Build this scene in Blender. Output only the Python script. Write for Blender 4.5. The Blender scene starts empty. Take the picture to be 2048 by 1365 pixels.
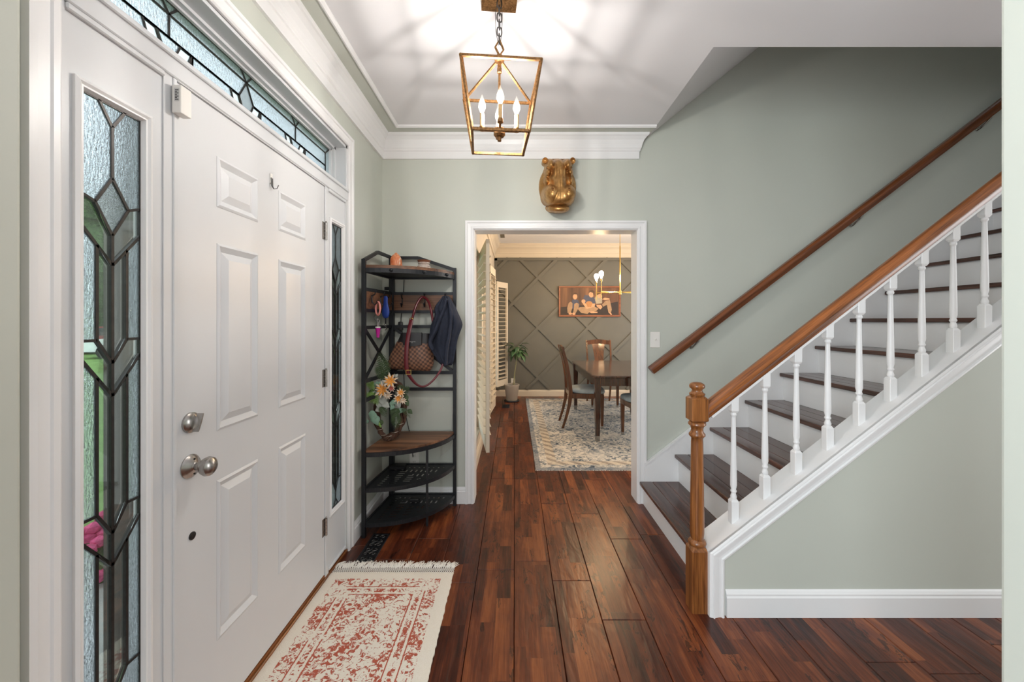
import bpy, bmesh, math, random
from mathutils import Vector, Matrix
random.seed(7)
R = math.radians
S = bpy.context.scene
COL = S.collection

# ------------------------------------------------------------------ camera
F = 786.0; CH = 1.35; VX, VY = 1029.0, 642.0
cd = bpy.data.cameras.new('camera'); cam = bpy.data.objects.new('camera', cd); COL.objects.link(cam)
cam.location = (0, 0, CH); cam.rotation_euler = (R(90), 0, 0)
cd.sensor_width = 36.0; cd.lens = F / 2048 * 36.0
cd.shift_x = (1024 - VX) / 2048; cd.shift_y = (VY - 682.5) / 2048
cd.clip_start = 0.05; cd.clip_end = 300
S.camera = cam
# ------------------------------------------------------------------ world, lights, exposure
S.view_settings.view_transform = 'Standard'; S.view_settings.look = 'None'
S.view_settings.exposure = 0.22; S.view_settings.gamma = 1.0; S.view_settings.use_curve_mapping = False
w = bpy.data.worlds.new('overcast_sky'); S.world = w; w.use_nodes = True
bg = w.node_tree.nodes['Background']; bg.inputs[0].default_value = (0.86, 0.94, 1.0, 1); bg.inputs[1].default_value = 2.3
def area(name, loc, rot, sx, sy, power, col):
    l = bpy.data.lights.new(name, 'AREA'); l.shape = 'RECTANGLE'; l.size = sx; l.size_y = sy; l.energy = power; l.color = col
    o = bpy.data.objects.new(name, l); COL.objects.link(o); o.location = loc; o.rotation_euler = rot
    return o
area('window_light_back', (0.3, -3.85, 1.45), (R(90), 0, 0), 3.6, 2.1, 20, (0.90, 0.955, 1.0))  # added fill lamp behind the camera; the back wall has no window
area('window_light_front_room', (-0.96, -1.5, 1.5), (0, R(-90), 0), 1.6, 2.0, 125, (0.86, 0.94, 1.0))  # added lamp at the left wall to brighten risers and right wall end
area('window_light_hall', (4.35, 1.25, 1.35), (0, R(90), 0), 1.8, 0.9, 22, (0.95, 0.97, 1.0))  # added lamp at the hall end, lifts the door and low left side
area('window_light_dining', (3.15, 5.0, 1.5), (0, R(90), 0), 1.7, 2.6, 52, (0.97, 0.98, 1.0))  # added fill for the dining room; its right wall is windowless

# ------------------------------------------------------------------ node helpers
MATS = {}
def newmat(name):
    m = bpy.data.materials.new(name); m.use_nodes = True; MATS[name] = m
    nt = m.node_tree; b = nt.nodes['Principled BSDF']
    return m, nt, b
def N(nt, typ, **kw):
    n = nt.nodes.new(typ)
    for k, v in kw.items():
        if k.startswith('i_'):
            key = k[2:]
            key = int(key) if key.isdigit() else key.replace('_', ' ')
            n.inputs[key].default_value = v
        else: setattr(n, k, v)
    return n
def L(nt, a, b): nt.links.new(a, b)
def mth(nt, op, a, b=None, c=None):
    n = nt.nodes.new('ShaderNodeMath'); n.operation = op
    for i, x in enumerate((a, b, c)):
        if x is None: continue
        if isinstance(x, (int, float)): n.inputs[i].default_value = x
        else: L(nt, x, n.inputs[i])
    return n.outputs[0]
def c4(c): return (c[0], c[1], c[2], 1)
def srgb(r, g, b):
    f = lambda v: ((v/255+0.055)/1.055)**2.4 if v > 10 else v/255/12.92
    return (f(r), f(g), f(b))
def ramp(nt, fac, stops):
    r = nt.nodes.new('ShaderNodeValToRGB'); e = r.color_ramp.elements
    while len(e) < len(stops): e.new(0.5)
    for i, (p, c) in enumerate(stops): e[i].position = p; e[i].color = c4(c)
    L(nt, fac, r.inputs[0]); return r.outputs[0]
def mixc(nt, fac, a, b, mode='MIX'):
    n = nt.nodes.new('ShaderNodeMix'); n.data_type = 'RGBA'; n.blend_type = mode
    for s, x in ((0, fac), (6, a), (7, b)):
        if isinstance(x, (int, float)): n.inputs[s].default_value = x
        elif isinstance(x, tuple): n.inputs[s].default_value = c4(x)
        else: L(nt, x, n.inputs[s])
    return n.outputs[2]
def bump(nt, bsdf, h, strength=0.2, dist=0.002):
    b = N(nt, 'ShaderNodeBump'); b.inputs['Strength'].default_value = strength; b.inputs['Distance'].default_value = dist
    L(nt, h, b.inputs['Height']); L(nt, b.outputs[0], bsdf.inputs['Normal']); return b
def noise(nt, vec, scale, detail=3, rough=0.5, dist=0.0):
    n = N(nt, 'ShaderNodeTexNoise'); n.inputs['Scale'].default_value = scale; n.inputs['Detail'].default_value = detail
    n.inputs['Roughness'].default_value = rough; n.inputs['Distortion'].default_value = dist
    if vec is not None: L(nt, vec, n.inputs['Vector'])
    return n.outputs[0]
def mapping(nt, vec, scale=(1,1,1), rot=(0,0,0), loc=(0,0,0)):
    m = N(nt, 'ShaderNodeMapping'); m.inputs['Scale'].default_value = scale; m.inputs['Rotation'].default_value = rot; m.inputs['Location'].default_value = loc
    L(nt, vec, m.inputs['Vector']); return m.outputs[0]
def objco(nt): return N(nt, 'ShaderNodeTexCoord').outputs['Object']
def worldco(nt): return N(nt, 'ShaderNodeNewGeometry').outputs['Position']

def paint(name, col, rough=0.5, metal=0.0, var=0.06, nscale=9, bscale=350, bstr=0.05, bdist=0.0006, spec=0.5, world=False):
    m, nt, b = newmat(name)
    v = worldco(nt) if world else objco(nt)
    n = noise(nt, v, nscale, 4)
    lo = tuple(max(0, c*(1-var)) for c in col); hi = tuple(min(1, c*(1+var)) for c in col)
    L(nt, ramp(nt, n, [(0.3, lo), (0.7, hi)]), b.inputs['Base Color'])
    b.inputs['Roughness'].default_value = rough; b.inputs['Metallic'].default_value = metal
    b.inputs['Specular IOR Level'].default_value = spec
    if bstr: bump(nt, b, noise(nt, v, bscale, 2), bstr, bdist)
    return m
def emit(name, col, strength):
    m, nt, b = newmat(name); b.inputs['Base Color'].default_value = c4(col)
    b.inputs['Emission Color'].default_value = c4(col); b.inputs['Emission Strength'].default_value = strength
    return m
def wood(name, dark, light, axis=0, scale=1.0, rough=0.35, ring=0.6, world=False, coat=0.0, bstr=0.15):
    m, nt, b = newmat(name)
    v = worldco(nt) if world else objco(nt)
    sc = [28*scale]*3; sc[axis] = 1.3*scale
    g = noise(nt, mapping(nt, v, tuple(sc)), 1.0, 6, 0.6, 0.4)
    sc2 = [150*scale]*3; sc2[axis] = 5*scale
    g2 = noise(nt, mapping(nt, v, tuple(sc2)), 1.0, 3, 0.6)
    f = mth(nt, 'ADD', mth(nt, 'MULTIPLY', g, ring), mth(nt, 'MULTIPLY', g2, 1-ring))
    mid = tuple((a*0.5+c*0.5) for a, c in zip(dark, light))
    L(nt, ramp(nt, f, [(0.36, dark), (0.5, mid), (0.64, light)]), b.inputs['Base Color'])
    b.inputs['Roughness'].default_value = rough; b.inputs['Coat Weight'].default_value = coat; b.inputs['Coat Roughness'].default_value = 0.15
    bump(nt, b, f, bstr, 0.001)
    return m

# ------------------------------------------------------------------ materials
SAGE = srgb(199, 203, 193)
M_sage = paint('sage_wall_paint', SAGE, 0.55, var=0.02, nscale=2, bscale=220, bstr=0.08, world=True)
M_white = paint('white_trim_gloss', srgb(238, 238, 238), 0.32, var=0.01, nscale=4, bscale=300, bstr=0.01, world=True)
M_door = paint('white_door_paint', srgb(215, 217, 219), 0.38, var=0.012, nscale=3, bscale=160, bstr=0.05, world=True)
M_ceil = paint('ceiling_white', srgb(232, 231, 233), 0.7, var=0.012, nscale=2, bscale=200, bstr=0.05, world=True)
M_dgrey = paint('olive_grey_paint', srgb(104, 102, 93), 0.5, var=0.04, nscale=3, bscale=200, bstr=0.06, world=True)
M_cream = paint('cream_wall_paint', srgb(212, 200, 180), 0.55, var=0.02, nscale=3, world=True)
M_blackmetal = paint('black_powder_coat', srgb(36, 38, 42), 0.42, 0.3, var=0.1, nscale=30, bscale=500, bstr=0.06)
M_black = paint('black_plastic', srgb(24, 24, 26), 0.4, var=0.1)
M_nickel = paint('brushed_nickel', srgb(176, 172, 168), 0.26, 1.0, var=0.05, nscale=60)
M_lead = paint('lead_came', srgb(58, 56, 55), 0.4, 0.75, var=0.15, nscale=80)
M_bronze = paint('antique_brass', srgb(150, 112, 72), 0.38, 0.9, var=0.45, nscale=120, bscale=250, bstr=0.15)
M_chain = paint('dark_grey_iron', srgb(92, 90, 88), 0.4, 0.9, var=0.2, nscale=60)
M_brass = paint('polished_brass', srgb(222, 184, 105), 0.2, 1.0, var=0.04)
M_candle = paint('candle_sleeve', srgb(205, 172, 124), 0.5, 0.0, var=0.15, nscale=60)
M_bulb = emit('lit_filament', (1.0, 0.94, 0.88), 4700)
def bulb_glass():
    m, nt, b = newmat('glowing_bulb_glass'); nt.nodes.remove(b); out = nt.nodes['Material Output']
    t = N(nt, 'ShaderNodeBsdfTransparent'); e = N(nt, 'ShaderNodeEmission'); e.inputs[0].default_value = (1, 0.9, 0.76, 1)
    z = N(nt, 'ShaderNodeSeparateXYZ'); L(nt, worldco(nt), z.inputs[0])
    f = mth(nt, 'MULTIPLY_ADD', mth(nt, 'ABSOLUTE', mth(nt, 'SUBTRACT', z.outputs[2], 2.236)), -22.0, 1.0)
    e.inputs[1].default_value = 4.0
    mx = N(nt, 'ShaderNodeMixShader'); L(nt, mth(nt, 'MAXIMUM', mth(nt, 'MULTIPLY', f, 0.5), 0.06), mx.inputs[0]); L(nt, t.outputs[0], mx.inputs[1]); L(nt, e.outputs[0], mx.inputs[2])
    L(nt, mx.outputs[0], out.inputs[0]); return m
M_bglass = bulb_glass()
M_bulb2 = emit('lit_amber_bulb', (1.0, 0.67, 0.36), 340)
M_oak = wood('golden_oak', srgb(92, 50, 22), srgb(170, 108, 56), 2, 1.1, 0.3, 0.55, coat=0.3)
M_oakrail = wood('golden_oak_rail', srgb(64, 30, 12), srgb(180, 108, 54), 0, 1.0, 0.3, 0.6, coat=0.3)
M_darkrail = wood('dark_oak_rail', srgb(72, 36, 16), srgb(140, 80, 42), 0, 1.0, 0.35, 0.6, coat=0.2)
M_tread = wood('espresso_tread', srgb(32, 19, 16), srgb(104, 68, 56), 1, 0.9, 0.22, 0.6, world=True, coat=0.15)
M_rustic = wood('rustic_brown_board', srgb(56, 33, 22), srgb(150, 104, 72), 0, 0.55, 0.45, 0.7)
M_espresso = wood('espresso_furniture', srgb(30, 17, 12), srgb(72, 42, 28), 2, 0.8, 0.18, 0.6, coat=0.5)
M_walnut = wood('walnut_chair', srgb(52, 28, 14), srgb(112, 66, 36), 2, 0.8, 0.22, 0.6, coat=0.4)
M_frame = wood('copper_brown_frame', srgb(112, 62, 38), srgb(160, 96, 62), 0, 1.0, 0.4)
M_thresh = wood('threshold_oak', srgb(96, 54, 24), srgb(160, 98, 48), 1, 1.0, 0.35)

# planks: strips glued into boards, each strip with its own tone
def floor_mat():
    m, nt, b = newmat('acacia_planks')
    p = worldco(nt); sep = N(nt, 'ShaderNodeSeparateXYZ'); L(nt, p, sep.inputs[0])
    x, y = sep.outputs[0], sep.outputs[1]
    iu = mth(nt, 'FLOOR', mth(nt, 'DIVIDE', mth(nt, 'ADD', x, 20.002), 0.1985/3))
    wn = N(nt, 'ShaderNodeTexWhiteNoise', noise_dimensions='1D'); L(nt, iu, wn.inputs['W'])
    iv = mth(nt, 'FLOOR', mth(nt, 'ADD', mth(nt, 'DIVIDE', y, 0.44), mth(nt, 'MULTIPLY', wn.outputs[0], 7.0)))
    cmb = N(nt, 'ShaderNodeCombineXYZ'); L(nt, iu, cmb.inputs[0]); L(nt, iv, cmb.inputs[1])
    wn2 = N(nt, 'ShaderNodeTexWhiteNoise', noise_dimensions='3D'); L(nt, cmb.outputs[0], wn2.inputs['Vector'])
    tone = wn2.outputs[0]
    oi = N(nt, 'ShaderNodeObjectInfo')
    off = mth(nt, 'MULTIPLY', mth(nt, 'ADD', tone, oi.outputs['Random']), 9.0)
    cm2 = N(nt, 'ShaderNodeCombineXYZ'); L(nt, off, cm2.inputs[2])
    va = N(nt, 'ShaderNodeVectorMath', operation='ADD'); L(nt, p, va.inputs[0]); L(nt, cm2.outputs[0], va.inputs[1])
    v = va.outputs[0]
    g = noise(nt, mapping(nt, v, (26, 2.2, 1)), 1.0, 5, 0.62, 0.8)
    g2 = noise(nt, mapping(nt, v, (160, 6, 1)), 1.0, 3, 0.6)
    blot = noise(nt, mapping(nt, v, (7, 4, 1)), 1.0, 3, 0.55, 0.5)
    f = mth(nt, 'ADD', mth(nt, 'ADD', mth(nt, 'MULTIPLY', g, 0.46), mth(nt, 'MULTIPLY', g2, 0.27)), mth(nt, 'MULTIPLY', blot, 0.27))
    f = mth(nt, 'ADD', f, mth(nt, 'MULTIPLY', mth(nt, 'SUBTRACT', tone, 0.5), 0.23))
    f = mth(nt, 'ADD', f, mth(nt, 'MULTIPLY', mth(nt, 'SUBTRACT', oi.outputs['Random'], 0.5), 0.05))
    col = ramp(nt, f, [(0.29, srgb(38, 18, 13)), (0.42, srgb(76, 35, 21)), (0.53, srgb(103, 50, 28)), (0.69, srgb(146, 82, 44))])
    # dark pitted knots and saw marks
    kn = noise(nt, mapping(nt, v, (34, 9, 1)), 1.0, 4, 0.75, 1.2)
    kmask = noise(nt, mapping(nt, v, (4.2, 2.6, 1)), 1.0, 2)
    kf = mth(nt, 'MULTIPLY', mth(nt, 'GREATER_THAN', kn, 0.56), mth(nt, 'GREATER_THAN', kmask, 0.57))
    col = mixc(nt, mth(nt, 'MULTIPLY', kf, 0.7), col, srgb(30, 18, 15))
    L(nt, col, b.inputs['Base Color'])
    b.inputs['Roughness'].default_value = 0.27
    L(nt, mth(nt, 'ADD', mth(nt, 'MULTIPLY', blot, 0.16), 0.24), b.inputs['Roughness'])
    b.inputs['Specular IOR Level'].default_value = 0.45
    wv = noise(nt, mapping(nt, v, (14, 5.0, 1), (0, 0, 0.6)), 1.0, 2, 0.5, 0.8)
    h = mth(nt, 'SUBTRACT', mth(nt, 'ADD', wv, mth(nt, 'MULTIPLY', g2, 0.05)), mth(nt, 'MULTIPLY', kf, 0.25))
    bump(nt, b, h, 0.55, 0.006)
    return m
M_floor = floor_mat()
M_sub = paint('dark_subfloor', srgb(36, 22, 16), 0.7)

def glass_clear(name, tint, refl=0.5):
    m, nt, b = newmat(name); nt.nodes.remove(b); out = nt.nodes['Material Output']
    t = N(nt, 'ShaderNodeBsdfTransparent'); t.inputs[0].default_value = c4(tint)
    g = N(nt, 'ShaderNodeBsdfGlossy'); g.inputs['Roughness'].default_value = 0.03
    lw = N(nt, 'ShaderNodeFresnel'); lw.inputs[0].default_value = 1.45
    mx = N(nt, 'ShaderNodeMixShader'); L(nt, mth(nt, 'MULTIPLY', lw.outputs[0], refl), mx.inputs[0]); L(nt, t.outputs[0], mx.inputs[1]); L(nt, g.outputs[0], mx.inputs[2])
    L(nt, mx.outputs[0], out.inputs[0]); return m
def glass_rough(name, tint, sc, rough, strength, mixt=0.35):
    m, nt, b = newmat(name); nt.nodes.remove(b); out = nt.nodes['Material Output']
    v = objco(nt)
    h = mth(nt, 'ADD', noise(nt, mapping(nt, v, sc), 1.0, 3, 0.6, 0.6), mth(nt, 'MULTIPLY', noise(nt, v, 320, 2), 0.35))
    bp = N(nt, 'ShaderNodeBump'); bp.inputs['Strength'].default_value = strength; bp.inputs['Distance'].default_value = 0.006; L(nt, h, bp.inputs['Height'])
    rf = N(nt, 'ShaderNodeBsdfRefraction'); rf.inputs['Color'].default_value = c4(tint); rf.inputs['Roughness'].default_value = rough; rf.inputs['IOR'].default_value = 1.3
    L(nt, bp.outputs[0], rf.inputs['Normal'])
    tl = N(nt, 'ShaderNodeBsdfTranslucent'); tl.inputs[0].default_value = c4(tint); L(nt, bp.outputs[0], tl.inputs['Normal'])
    gl = N(nt, 'ShaderNodeBsdfGlossy'); gl.inputs['Roughness'].default_value = 0.12; L(nt, bp.outputs[0], gl.inputs['Normal'])
    m1 = N(nt, 'ShaderNodeMixShader'); m1.inputs[0].default_value = mixt; L(nt, rf.outputs[0], m1.inputs[1]); L(nt, tl.outputs[0], m1.inputs[2])
    fr = N(nt, 'ShaderNodeFresnel'); fr.inputs[0].default_value = 1.35; L(nt, bp.outputs[0], fr.inputs['Normal'])
    m2 = N(nt, 'ShaderNodeMixShader'); L(nt, fr.outputs[0], m2.inputs[0]); L(nt, m1.outputs[0], m2.inputs[1]); L(nt, gl.outputs[0], m2.inputs[2])
    L(nt, m2.outputs[0], out.inputs[0]); return m
M_gclear = glass_clear('bevelled_clear_glass', (0.86, 0.9, 0.88))
M_grain = glass_rough('rain_textured_glass', (0.9, 0.95, 0.97), (230, 230, 60), 0.10, 0.8, 0.18)
M_gham = glass_rough('hammered_glass', (0.9, 0.93, 0.93), (330, 330, 330), 0.08, 1.0, 0.12)
M_gwin = glass_clear('window_glass', (0.95, 0.97, 0.97))

def gold_mat():
    m, nt, b = newmat('gold_resin')
    v = objco(nt); n = noise(nt, v, 22, 5, 0.6)
    L(nt, ramp(nt, n, [(0.3, srgb(140, 98, 52)), (0.55, srgb(190, 145, 88)), (0.75, srgb(214, 176, 122))]), b.inputs['Base Color'])
    b.inputs['Metallic'].default_value = 0.75; b.inputs['Roughness'].default_value = 0.38
    bump(nt, b, noise(nt, v, 140, 3), 0.12, 0.002); return m
M_gold = gold_mat()
def checker_mat():
    m, nt, b = newmat('brown_check_canvas')
    v = mapping(nt, objco(nt), (64, 0, 64), (0, 0.12, 0))
    ck = N(nt, 'ShaderNodeTexChecker', i_Scale=1.0); L(nt, mapping(nt, v, (1, 1, 1), (0, 0, 0), (0, 0.5, 0)), ck.inputs['Vector'])
    n = noise(nt, objco(nt), 700, 2)
    a = mixc(nt, n, srgb(156, 112, 86), srgb(128, 88, 66)); c = mixc(nt, n, srgb(74, 50, 42), srgb(94, 66, 54))
    L(nt, mixc(nt, ck.outputs[1], a, c), b.inputs['Base Color']); b.inputs['Roughness'].default_value = 0.45
    bump(nt, b, n, 0.15, 0.001); return m
M_check = checker_mat()
M_leather = paint('black_leather', srgb(30, 28, 30), 0.4, bscale=300, bstr=0.15)
M_maroon = paint('burgundy_leather', srgb(104, 26, 36), 0.32, var=0.1, bscale=300, bstr=0.12)
M_navy = paint('navy_cotton', srgb(40, 46, 62), 0.85, var=0.15, nscale=40, bscale=900, bstr=0.25, bdist=0.001)
def salt_mat():
    m, nt, b = newmat('himalayan_salt'); v = objco(nt)
    n = noise(nt, v, 16, 5, 0.6, 0.8)
    L(nt, ramp(nt, n, [(0.36, srgb(196, 98, 54)), (0.5, srgb(216, 134, 88)), (0.58, srgb(232, 200, 178)), (0.72, srgb(240, 222, 208))]), b.inputs['Base Color'])
    b.inputs['Roughness'].default_value = 0.5; b.inputs['Subsurface Weight'].default_value = 0.15
    bump(nt, b, noise(nt, v, 60, 4), 0.5, 0.004); return m
M_salt = salt_mat()
def woven_mat():
    m, nt, b = newmat('white_brown_weave'); v = objco(nt)
    br = N(nt, 'ShaderNodeTexBrick'); br.inputs['Scale'].default_value = 1.0
    uv = N(nt, 'ShaderNodeTexCoord').outputs['UV']
    sep = N(nt, 'ShaderNodeSeparateXYZ'); L(nt, v, sep.inputs[0])
    ang = mth(nt, 'ARCTAN2', sep.outputs[1], sep.outputs[0])
    a = mth(nt, 'GREATER_THAN', mth(nt, 'FRACT', mth(nt, 'MULTIPLY', ang, 7.0)), 0.3)
    z = mth(nt, 'GREATER_THAN', mth(nt, 'FRACT', mth(nt, 'MULTIPLY', sep.outputs[2], 95.0)), 0.3)
    L(nt, mixc(nt, mth(nt, 'MULTIPLY', a, z), srgb(92, 54, 36), srgb(236, 226, 214)), b.inputs['Base Color'])
    b.inputs['Roughness'].default_value = 0.6; return m
M_weave = woven_mat()
M_terra = paint('brown_glaze', srgb(122, 76, 52), 0.5)
M_blue = paint('blue_plastic', srgb(44, 74, 160), 0.45, var=0.05)
M_pink = paint('pink_silicone', srgb(232, 150, 140), 0.45, var=0.04)
M_magenta = paint('magenta_gloss', srgb(196, 36, 150), 0.25, var=0.04)
M_wplastic = paint('white_plastic', srgb(236, 234, 228), 0.35, var=0.02)

def rug_red_mat():
    m, nt, b = newmat('faded_red_rug'); p = worldco(nt)
    sep = N(nt, 'ShaderNodeSeparateXYZ'); L(nt, p, sep.inputs[0]); x, y = sep.outputs[0], sep.outputs[1]
    X0, X1, Y1 = -0.985, -0.325, 2.1
    dx = mth(nt, 'MINIMUM', mth(nt, 'SUBTRACT', x, X0), mth(nt, 'SUBTRACT', X1, x))
    d = mth(nt, 'MINIMUM', dx, mth(nt, 'SUBTRACT', Y1, y))
    n = noise(nt, p, 42, 5, 0.7, 1.3)
    n2 = noise(nt, p, 8, 2)
    mask = mth(nt, 'GREATER_THAN', mth(nt, 'ADD', n, mth(nt, 'MULTIPLY', mth(nt, 'SUBTRACT', n2, 0.5), 0.26)), 0.528)
    inner = mth(nt, 'GREATER_THAN', d, 0.058)
    def line(d0, wd):
        return mth(nt, 'LESS_THAN', mth(nt, 'ABSOLUTE', mth(nt, 'SUBTRACT', d, d0)), wd)
    bl = mth(nt, 'MAXIMUM', line(0.128, 0.005), line(0.165, 0.005))
    mk = mth(nt, 'MULTIPLY', mth(nt, 'MULTIPLY', mask, inner), mth(nt, 'SUBTRACT', 1.0, bl))
    rl = mth(nt, 'MULTIPLY', mth(nt, 'MAXIMUM', line(0.119, 0.0025), line(0.175, 0.0025)), mth(nt, 'GREATER_THAN', n2, 0.4))
    mk = mth(nt, 'MAXIMUM', mk, rl)
    fn = noise(nt, p, 260, 2)
    red = mixc(nt, fn, srgb(176, 84, 66), srgb(200, 112, 90)); crm = mixc(nt, fn, srgb(236, 226, 208), srgb(250, 245, 234))
    L(nt, mixc(nt, mk, crm, red), b.inputs['Base Color']); b.inputs['Roughness'].default_value = 0.95
    b.inputs['Specular IOR Level'].default_value = 0.1
    bump(nt, b, mth(nt, 'ADD', fn, mth(nt, 'MULTIPLY', mk, -0.6)), 0.5, 0.004); return m
M_rugred = rug_red_mat()
M_fringe = paint('cream_cotton', srgb(248, 244, 236), 0.9, var=0.06, nscale=60)
def rug_blue_mat():
    m, nt, b = newmat('faded_blue_rug'); p = worldco(nt)
    sep = N(nt, 'ShaderNodeSeparateXYZ'); L(nt, p, sep.inputs[0]); x, y = sep.outputs[0], sep.outputs[1]
    d = mth(nt, 'MINIMUM', mth(nt, 'SUBTRACT', x, 0.19), mth(nt, 'MINIMUM', mth(nt, 'SUBTRACT', y, 3.54), mth(nt, 'SUBTRACT', 6.78, y)))
    n = noise(nt, p, 15, 5, 0.68, 2.0); n2 = noise(nt, p, 2.2, 3, 0.6)
    vo = N(nt, 'ShaderNodeTexVoronoi', feature='DISTANCE_TO_EDGE'); vo.inputs['Scale'].default_value = 5.5; L(nt, p, vo.inputs['Vector'])
    e = mth(nt, 'LESS_THAN', vo.outputs[0], 0.07)
    f = mth(nt, 'ADD', n, mth(nt, 'MULTIPLY', mth(nt, 'SUBTRACT', n2, 0.5), 0.35))
    col = ramp(nt, f, [(0.36, srgb(70, 80, 92)), (0.46, srgb(124, 132, 138)), (0.52, srgb(196, 190, 180)), (0.66, srgb(224, 216, 202))])
    col = mixc(nt, mth(nt, 'MULTIPLY', e, 0.35), col, srgb(214, 206, 192))
    band = mth(nt, 'MULTIPLY', mth(nt, 'GREATER_THAN', d, 0.12), mth(nt, 'LESS_THAN', d, 0.21))
    dia = mth(nt, 'GREATER_THAN', mth(nt, 'ABSOLUTE', mth(nt, 'SUBTRACT', mth(nt, 'FRACT', mth(nt, 'MULTIPLY', mth(nt, 'ADD', x, y), 7.0)), 0.5)), 0.28)
    bcol = mixc(nt, dia, srgb(206, 192, 170), srgb(150, 136, 122))
    col = mixc(nt, mth(nt, 'MULTIPLY', band, 0.75), col, bcol)
    edge = mth(nt, 'LESS_THAN', d, 0.05)
    col = mixc(nt, mth(nt, 'MULTIPLY', edge, 0.65), col, srgb(104, 114, 126))
    L(nt, col, b.inputs['Base Color']); b.inputs['Roughness'].default_value = 0.95; b.inputs['Specular IOR Level'].default_value = 0.1
    bump(nt, b, noise(nt, p, 180, 2), 0.4, 0.003); return m
M_rugblue = rug_blue_mat()
M_seat = paint('blue_grey_velvet', srgb(150, 160, 164), 0.85, var=0.16, nscale=14, bscale=500, bstr=0.2)
M_pot = paint('taupe_ceramic', srgb(168, 158, 146), 0.5, var=0.05)
M_soil = paint('dark_soil', srgb(44, 32, 24), 0.9, bscale=120, bstr=0.5)
M_leaf = paint('glossy_green_leaf', srgb(70, 98, 62), 0.35, var=0.3, nscale=12)
M_stem = paint('pale_green_stem', srgb(134, 128, 92), 0.6, var=0.15)
M_fern = paint('dark_fern', srgb(66, 86, 52), 0.6, var=0.25, nscale=40)
M_fern2 = paint('bright_fern', srgb(140, 178, 92), 0.55, var=0.2, nscale=40)
M_euca = paint('pale_eucalyptus', srgb(142, 178, 156), 0.6, var=0.1)
M_dusty = paint('dusty_miller_leaf', srgb(186, 192, 184), 0.8, var=0.1, nscale=60)
M_petal = paint('cream_petal', srgb(240, 222, 200), 0.6, var=0.06)
M_petalo = paint('orange_petal', srgb(238, 164, 76), 0.6, var=0.12)
M_petalr = paint('rose_petal', srgb(206, 104, 98), 0.6, var=0.1)
M_twig = paint('grapevine_twig', srgb(82, 56, 42), 0.8, var=0.3, nscale=60, bscale=200, bstr=0.4, bdist=0.002)
M_wire = paint('silver_wire', srgb(200, 190, 176), 0.3, 0.8)
M_grass = paint('lawn_grass', srgb(104, 138, 72), 0.95, var=0.25, nscale=6, world=True)
M_walk = paint('grey_concrete', srgb(168, 168, 166), 0.9, var=0.1, nscale=5, world=True)
M_road = paint('grey_asphalt', srgb(140, 142, 146), 0.9, var=0.08, world=True)
M_foliage = paint('tree_foliage', srgb(84, 112, 66), 0.9, var=0.5, nscale=5, bscale=9, bstr=1.0, bdist=0.3, world=True)
M_azalea = paint('pink_azalea_blossom', srgb(206, 84, 130), 0.8, var=0.35, nscale=50, world=True)
M_carred = paint('red_car_paint', srgb(140, 34, 38), 0.25); M_carwhite = paint('white_car_paint', srgb(225, 228, 230), 0.25)
M_cargl = paint('dark_car_glass', srgb(40, 46, 52), 0.1); M_tyre = paint('black_tyre', srgb(28, 28, 28), 0.8)

# ------------------------------------------------------------------ mesh helpers
def bm_new(): return bmesh.new()
def box(bm, x0, x1, y0, y1, z0, z1, bev=0.0, seg=1):
    r = bmesh.ops.create_cube(bm, size=1.0); vs = r['verts']
    for v in vs:
        v.co = Vector(((x0+x1)/2+v.co.x*(x1-x0), (y0+y1)/2+v.co.y*(y1-y0), (z0+z1)/2+v.co.z*(z1-z0)))
    if bev > 0:
        es = list({e for v in vs for e in v.link_edges})
        bmesh.ops.bevel(bm, geom=es, offset=bev, segments=seg, affect='EDGES', profile=0.6)
    return bm
def frame_axes(d):
    d = d.normalized(); u = Vector((0, 0, 1)) if abs(d.z) < 0.95 else Vector((1, 0, 0))
    a = d.cross(u).normalized(); b = a.cross(d).normalized(); return a, b
def ring(bm, c, a, b, ra, rb, n): return [bm.verts.new(c + a*math.cos(2*math.pi*i/n)*ra + b*math.sin(2*math.pi*i/n)*rb) for i in range(n)]
def skin(bm, r0, r1):
    n = len(r0)
    for i in range(n): bm.faces.new((r0[i], r0[(i+1) % n], r1[(i+1) % n], r1[i]))
def cap(bm, r, flip=False):
    try: bm.faces.new(list(reversed(r)) if flip else r)
    except ValueError: pass
def tube(bm, pts, r, n=8, closed=False, flat=1.0, up=None):
    pts = [Vector(p) for p in pts]; k = len(pts); rings = []
    a = None
    for i, p in enumerate(pts):
        if closed: d = pts[(i+1) % k]-pts[i-1]
        else: d = pts[min(i+1, k-1)]-pts[max(i-1, 0)]
        if d.length < 1e-9: d = Vector((0, 0, 1))
        d.normalize()
        if up is not None: a = d.cross(Vector(up)).normalized() if d.cross(Vector(up)).length > 1e-4 else a; 
        elif a is None: a, _ = frame_axes(d)
        else:
            a = a - d*a.dot(d)
            a = a.normalized() if a.length > 1e-6 else frame_axes(d)[0]
        b = d.cross(a)
        rr = r[i] if isinstance(r, (list, tuple)) else r
        rings.append(ring(bm, p, a, b, rr, rr*flat, n))
    for i in range(k-1): skin(bm, rings[i], rings[i+1])
    if closed: skin(bm, rings[-1], rings[0])
    else: cap(bm, rings[0], True); cap(bm, rings[-1])
    return bm
def cyl(bm, p0, p1, r0, r1=None, n=14): return tube(bm, [p0, p1], [r0, r0 if r1 is None else r1], n)
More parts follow.
